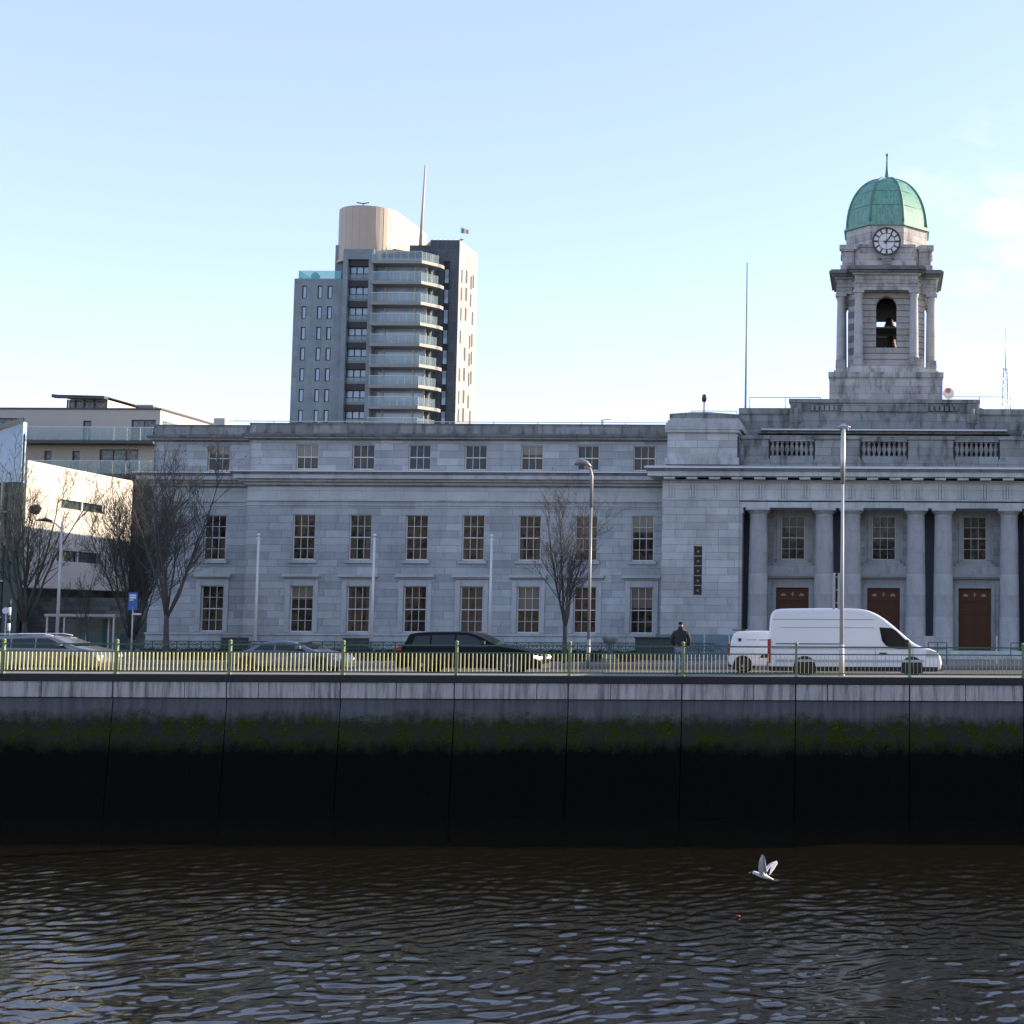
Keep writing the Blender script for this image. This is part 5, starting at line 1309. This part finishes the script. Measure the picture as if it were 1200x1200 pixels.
def car(name,label,loc,P,hwz,mat,wins,ws,wh,r,lights=None,rear_x=0,front=(4.5,.7),tail=None,rails=False,lit=False,dirn=1):
    e=empty(name,loc,label,'car')
    shell(smooth_poly(P,1),hwz,.09).build('body',M[mat],e)
    for w_ in wins: split_build(side_panel(w_,hwz,.008),'side_window',M['carglass'],e)
    x0,z0,x1,z1=ws; cross_panel(x0,z0,x1,z1,hwz(z0)-.14,hwz(z1)-.12).build('windscreen',M['carglass'],e)
    arches(e,wh,hwz,r+.08,r)
    for x in wh:
        for y in (-hwz(.5)+.12,hwz(.5)-.12): wheel(e,x,y,r)
    fx,fz=front
    for s_ in (-1,1):
        m=MB(); m.prism([(fx-.30,fz-.0),(fx-.04,fz-.07),(fx-.03,fz+.02),(fx-.14,fz+.08),(fx-.30,fz+.10)],s_*(hwz(fz)-.10),s_*(hwz(fz)+.012),'y'); m.box(fx-.06,fx-.01,s_*(hwz(fz)-.36),s_*(hwz(fz)-.16),fz-.06,fz+.04)
        m.build('headlight',M['lit' if lit else 'lens'],e)
        m=MB(); m.box(rear_x-.02,rear_x+.22,s_*(hwz(.8)-.12),s_*(hwz(.8)+.012),tail[0],tail[1]); m.build('tail_light',M['red'],e)
        m=MB(); m.box(ws[2]-.65,ws[2]-.45,s_*(hwz(1)),s_*(hwz(1)+.20),ws[3]+.02,ws[3]+.16); m.build('mirror',M['plastic'] if mat=='dark' else M[mat],e,bevel=.02)
    m=MB(); m.box(rear_x-.03,rear_x+.12,-hwz(.4)+.1,hwz(.4)-.1,.25,.40); m.box(fx-.1,fx+.02,-hwz(.4)+.12,hwz(.4)-.12,.22,.42); m.build('bumper',M['plastic'],e,bevel=.02)
    m=MB(); xm=(wh[0]+wh[1])/2
    for x in (xm-.75,xm+.25): m.box(x,x+.012,-hwz(.7)-.006,-hwz(.7)+.02,.35,.95)
    m.build('door_seams',M['plastic'],e)
    if rails:
        m=MB()
        for s_ in (-1,1):
            pts=[(x,s_*(hwz(1.5)-.1),z) for x,z in rails]; m.tube(pts,.022,6)
        m.build('roof_rail',M['signwhite'],e)
    return e
# dark estate with lit headlamps
hd_=lambda z: .98-.16*max(0,z-.85)
car('parked_estate','long black estate car with glowing headlights behind the railing',(-19.95,60.2,-.13),
 [(.05,.28),(-.02,.55),(.02,.95),(.30,1.25),(.42,1.52),(.46,1.62),(.9,1.70),(2.2,1.72),(2.95,1.69),(3.35,1.55),(4.15,1.14),(4.9,1.05),(5.5,.92),(5.78,.75),(5.88,.55),(5.86,.3),(5.7,.24)],hd_,'dark',
 [[(.62,1.16),(1.35,1.15),(1.35,1.56),(.75,1.54)],[(1.42,1.15),(2.35,1.13),(2.35,1.60),(1.42,1.575)],[(2.42,1.13),(3.75,1.10),(3.2,1.48),(2.85,1.585),(2.42,1.60)]],
 (3.02,1.66,4.08,1.19),(1.05,4.62),.37,front=(5.88,.68),tail=(.95,1.08),lit=True)
hb_=lambda z: .90-.20*max(0,z-.8)
car('saloon_car','grey blue saloon car behind the railing, left of the black estate',(-26.95,60.4,-.13),
 [(.05,.25),(0,.5),(.03,.78),(.25,.86),(.75,.92),(1.25,1.20),(1.6,1.29),(2.2,1.32),(2.75,1.26),(3.55,.92),(4.1,.84),(4.5,.72),(4.66,.55),(4.66,.28),(4.55,.2)],hb_,'blue',
 [[(1.05,.93),(1.9,.92),(1.9,1.20),(1.45,1.19)],[(1.97,.92),(3.25,.90),(2.7,1.16),(2.3,1.215),(1.97,1.21)]],
 (2.80,1.24,3.48,.96),(.82,3.78),.32,front=(4.66,.56),tail=(.60,.72))
hv_=lambda z: .93-.18*max(0,z-.85)
car('hatchback_car','silver car with bright roof rails entering at the left edge',(-37.35,60.0,-.13),
 [(.05,.28),(0,.6),(.1,1.0),(.5,1.40),(.9,1.56),(2.0,1.60),(3.2,1.58),(3.6,1.50),(4.45,1.10),(5.0,1.0),(5.3,.82),(5.42,.55),(5.4,.3),(5.3,.22)],hv_,'silver',
 [[(.75,1.08),(1.75,1.07),(1.75,1.46),(1.0,1.42)],[(1.82,1.07),(2.75,1.06),(2.75,1.49),(1.82,1.465)],[(2.82,1.06),(4.15,1.03),(3.55,1.36),(3.3,1.47),(2.82,1.49)]],
 (3.42,1.54,4.38,1.14),(.95,4.35),.34,front=(5.42,.72),tail=(.9,1.05),rails=[(.8,1.60),(1.2,1.66),(3.0,1.67),(3.4,1.60)]).scale=(1,1,.93)

# ------------------------------------------------------------------ PERSON
def skin(verts,edges,root=0,sub=1,name='p'):
    me=bpy.data.meshes.new(name); me.from_pydata([v[0] for v in verts],edges,[]); o=bpy.data.objects.new(name,me); COL.objects.link(o)
    s=o.modifiers.new('s','SKIN'); sv=me.skin_vertices[0].data
    for i,v in enumerate(verts):
        r=v[1] if hasattr(v[1],'__len__') else (v[1],v[1]); sv[i].radius=r; sv[i].use_root=(i==root)
    u=o.modifiers.new('u','SUBSURF'); u.levels=sub; u.render_levels=sub
    dg=bpy.context.evaluated_depsgraph_get(); ev=o.evaluated_get(dg); nm=bpy.data.meshes.new_from_object(ev)
    for p in nm.polygons: p.use_smooth=True
    bpy.data.objects.remove(o); return nm
def skobj(name,me,mat,parent):
    me.materials.clear(); me.materials.append(mat); o=bpy.data.objects.new(name,me); COL.objects.link(o); o.parent=parent; return o
PS=empty('person',(-7.98,56.35,0),'person in a dark hooded jacket and pale jeans walking away behind the railing','person')
PS.scale=(1.15,1.15,1.15)
M['skin']=plain('skin',(.30,.18,.13),.6); M['jacket']=plain('dark_jacket_cloth',(.018,.024,.026),.85,var=.3); M['jeans']=plain('pale_jeans',(.16,.20,.27),.85); M['hair']=plain('dark_hair',(.015,.012,.01),.8); M['shoe']=plain('dark_shoe',(.02,.018,.016),.7)
bv=[((0,0,.98),(.15,.10)),((0,.0,1.2),(.14,.10)),((0,0,1.42),(.17,.10)),((0,.0,1.53),(.06,.06)),((0,.01,1.60),(.075,.085)),((0,.02,1.69),(.08,.10)),((0,.02,1.77),(.055,.065)),
    ((-.19,0,1.44),(.06,.06)),((-.28,-.02,1.17),(.048,.048)),((-.20,.10,.97),(.035,.035)),((-.16,.14,.90),(.04,.025)),
    ((.19,0,1.44),(.06,.06)),((.28,-.02,1.17),(.048,.048)),((.20,.10,.97),(.035,.035)),((.16,.14,.90),(.04,.025)),
    ((-.10,0,.88),(.09,.09)),((-.12,.05,.50),(.06,.06)),((-.12,-.03,.10),(.04,.04)),((-.12,.10,.04),(.04,.03)),
    ((.10,0,.88),(.09,.09)),((.11,-.02,.50),(.06,.06)),((.12,-.12,.12),(.04,.04)),((.12,.0,.04),(.04,.03))]
be=[(0,1),(1,2),(2,3),(3,4),(4,5),(5,6),(2,7),(7,8),(8,9),(9,10),(2,11),(11,12),(12,13),(13,14),(0,15),(15,16),(16,17),(17,18),(0,19),(19,20),(20,21),(21,22)]
skobj('body',skin(bv,be,0,2),M['skin'],PS)
jv=[((0,0,.93),(.21,.15)),((0,0,1.12),(.205,.15)),((0,0,1.38),(.20,.135)),((0,0,1.50),(.11,.10)),((-.20,0,1.42),(.09,.09)),((-.305,-.03,1.17),(.078,.078)),((-.24,.08,.98),(.062,.062)),((.20,0,1.42),(.09,.09)),((.305,-.03,1.17),(.078,.078)),((.24,.08,.98),(.062,.062)),((0,-.02,1.58),(.10,.085)),((0,-.02,1.64),(.085,.08))]
skobj('jacket',skin(jv,[(0,1),(1,2),(2,3),(2,4),(4,5),(5,6),(2,7),(7,8),(8,9),(3,10),(10,11)],0,2),M['jacket'],PS)
tv=[((0,0,.92),(.165,.125)),((-.10,0,.84),(.10,.105)),((-.12,.05,.50),(.075,.078)),((-.12,-.03,.12),(.068,.068)),((.10,0,.84),(.10,.105)),((.11,-.02,.50),(.075,.078)),((.12,-.12,.14),(.068,.068))]
skobj('jeans',skin(tv,[(0,1),(1,2),(2,3),(0,4),(4,5),(5,6)],0,2),M['jeans'],PS)
skobj('hair',skin([((0,-.01,1.66),(.092,.095)),((0,.0,1.73),(.094,.105)),((0,.01,1.775),(.08,.09))],[(0,1),(1,2)],0,2),M['hair'],PS)
for x,y in ((-.12,.02),(.12,-.07)):
    m=MB(); m.tube([(x,y-.08,.05),(x,y+.06,.055),(x,y+.18,.035)],[.05,.055,.035],8); m.build('shoe',M['shoe'],PS)

# ------------------------------------------------------------------ GULL
GU=empty('gull',(-2.52,30.0,-3.0),'white gull flying low over the dark river with raised wings','bird')
M['feather']=plain('white_feathers',(.62,.62,.62),.7,var=.08); M['grey_feather']=plain('grey_wing_feathers',(.40,.41,.44),.7); M['beak']=plain('orange_beak',(.55,.16,.04),.5)
gb=[((-.20,0,.035),(.035,.035)),((-.15,0,.03),(.042,.042)),((-.09,0,.0),(.045,.042)),((0,0,-.03),(.065,.06)),((.10,0,-.06),(.05,.042)),((.18,0,-.085),(.045,.014)),((.24,.0,-.105),(.06,.008)),
    ((.0,-.05,.0),(.05,.022)),((-.01,-.17,.14),(.058,.012)),((-.0,-.26,.30),(.045,.009)),((.03,-.30,.44),(.016,.006)),
    ((.03,.05,.0),(.05,.022)),((.09,.16,.10),(.055,.012)),((.17,.26,.17),(.045,.009)),((.27,.34,.21),(.016,.006))]
skobj('body',skin(gb,[(0,1),(1,2),(2,3),(3,4),(4,5),(5,6),(3,7),(7,8),(8,9),(9,10),(3,11),(11,12),(12,13),(13,14)],3,2),M['feather'],GU)
m=MB(); m.tube([(-.225,0,.032),(-.27,0,.02),(-.285,0,.008)],[.014,.008,.003],6); m.build('beak',M['beak'],GU)
for s_ in (-1,1):
    m=MB(); m.lathe([(.002,-.006),(.006,0),(.002,.006)],0,0,8); o=m.build('eye',M['plastic'],GU); o.location=(-.212,s_*.026,.045)
for tip in ([(-.0,-.26,.30),(.03,-.30,.44),(.07,-.31,.41),(.09,-.24,.22),(.11,-.14,.06),(.06,-.07,.0)],[(.17,.26,.17),(.27,.34,.21),(.29,.33,.17),(.22,.22,.06),(.14,.10,-.03)]):
    m=MB(); n=len(tip); m.add([tuple(p) for p in tip]+[(p[0]+.004,p[1]+.004,p[2]-.006) for p in tip],[tuple(range(n)),tuple(range(2*n-1,n-1,-1))]+[(k,k+n,(k+1)%n+n,(k+1)%n) for k in range(n)]); m.build('flight_feathers',M['grey_feather'],GU)
m=MB(); m.lathe([(.02,0),(.04,.015),(.035,.035),(.01,.045)],0,0,10,sx=1.6); single('red_float',m,M['red'],'tiny red piece of litter floating on the river below the gull','litter').location=(-3.65,36.5,-5.17)
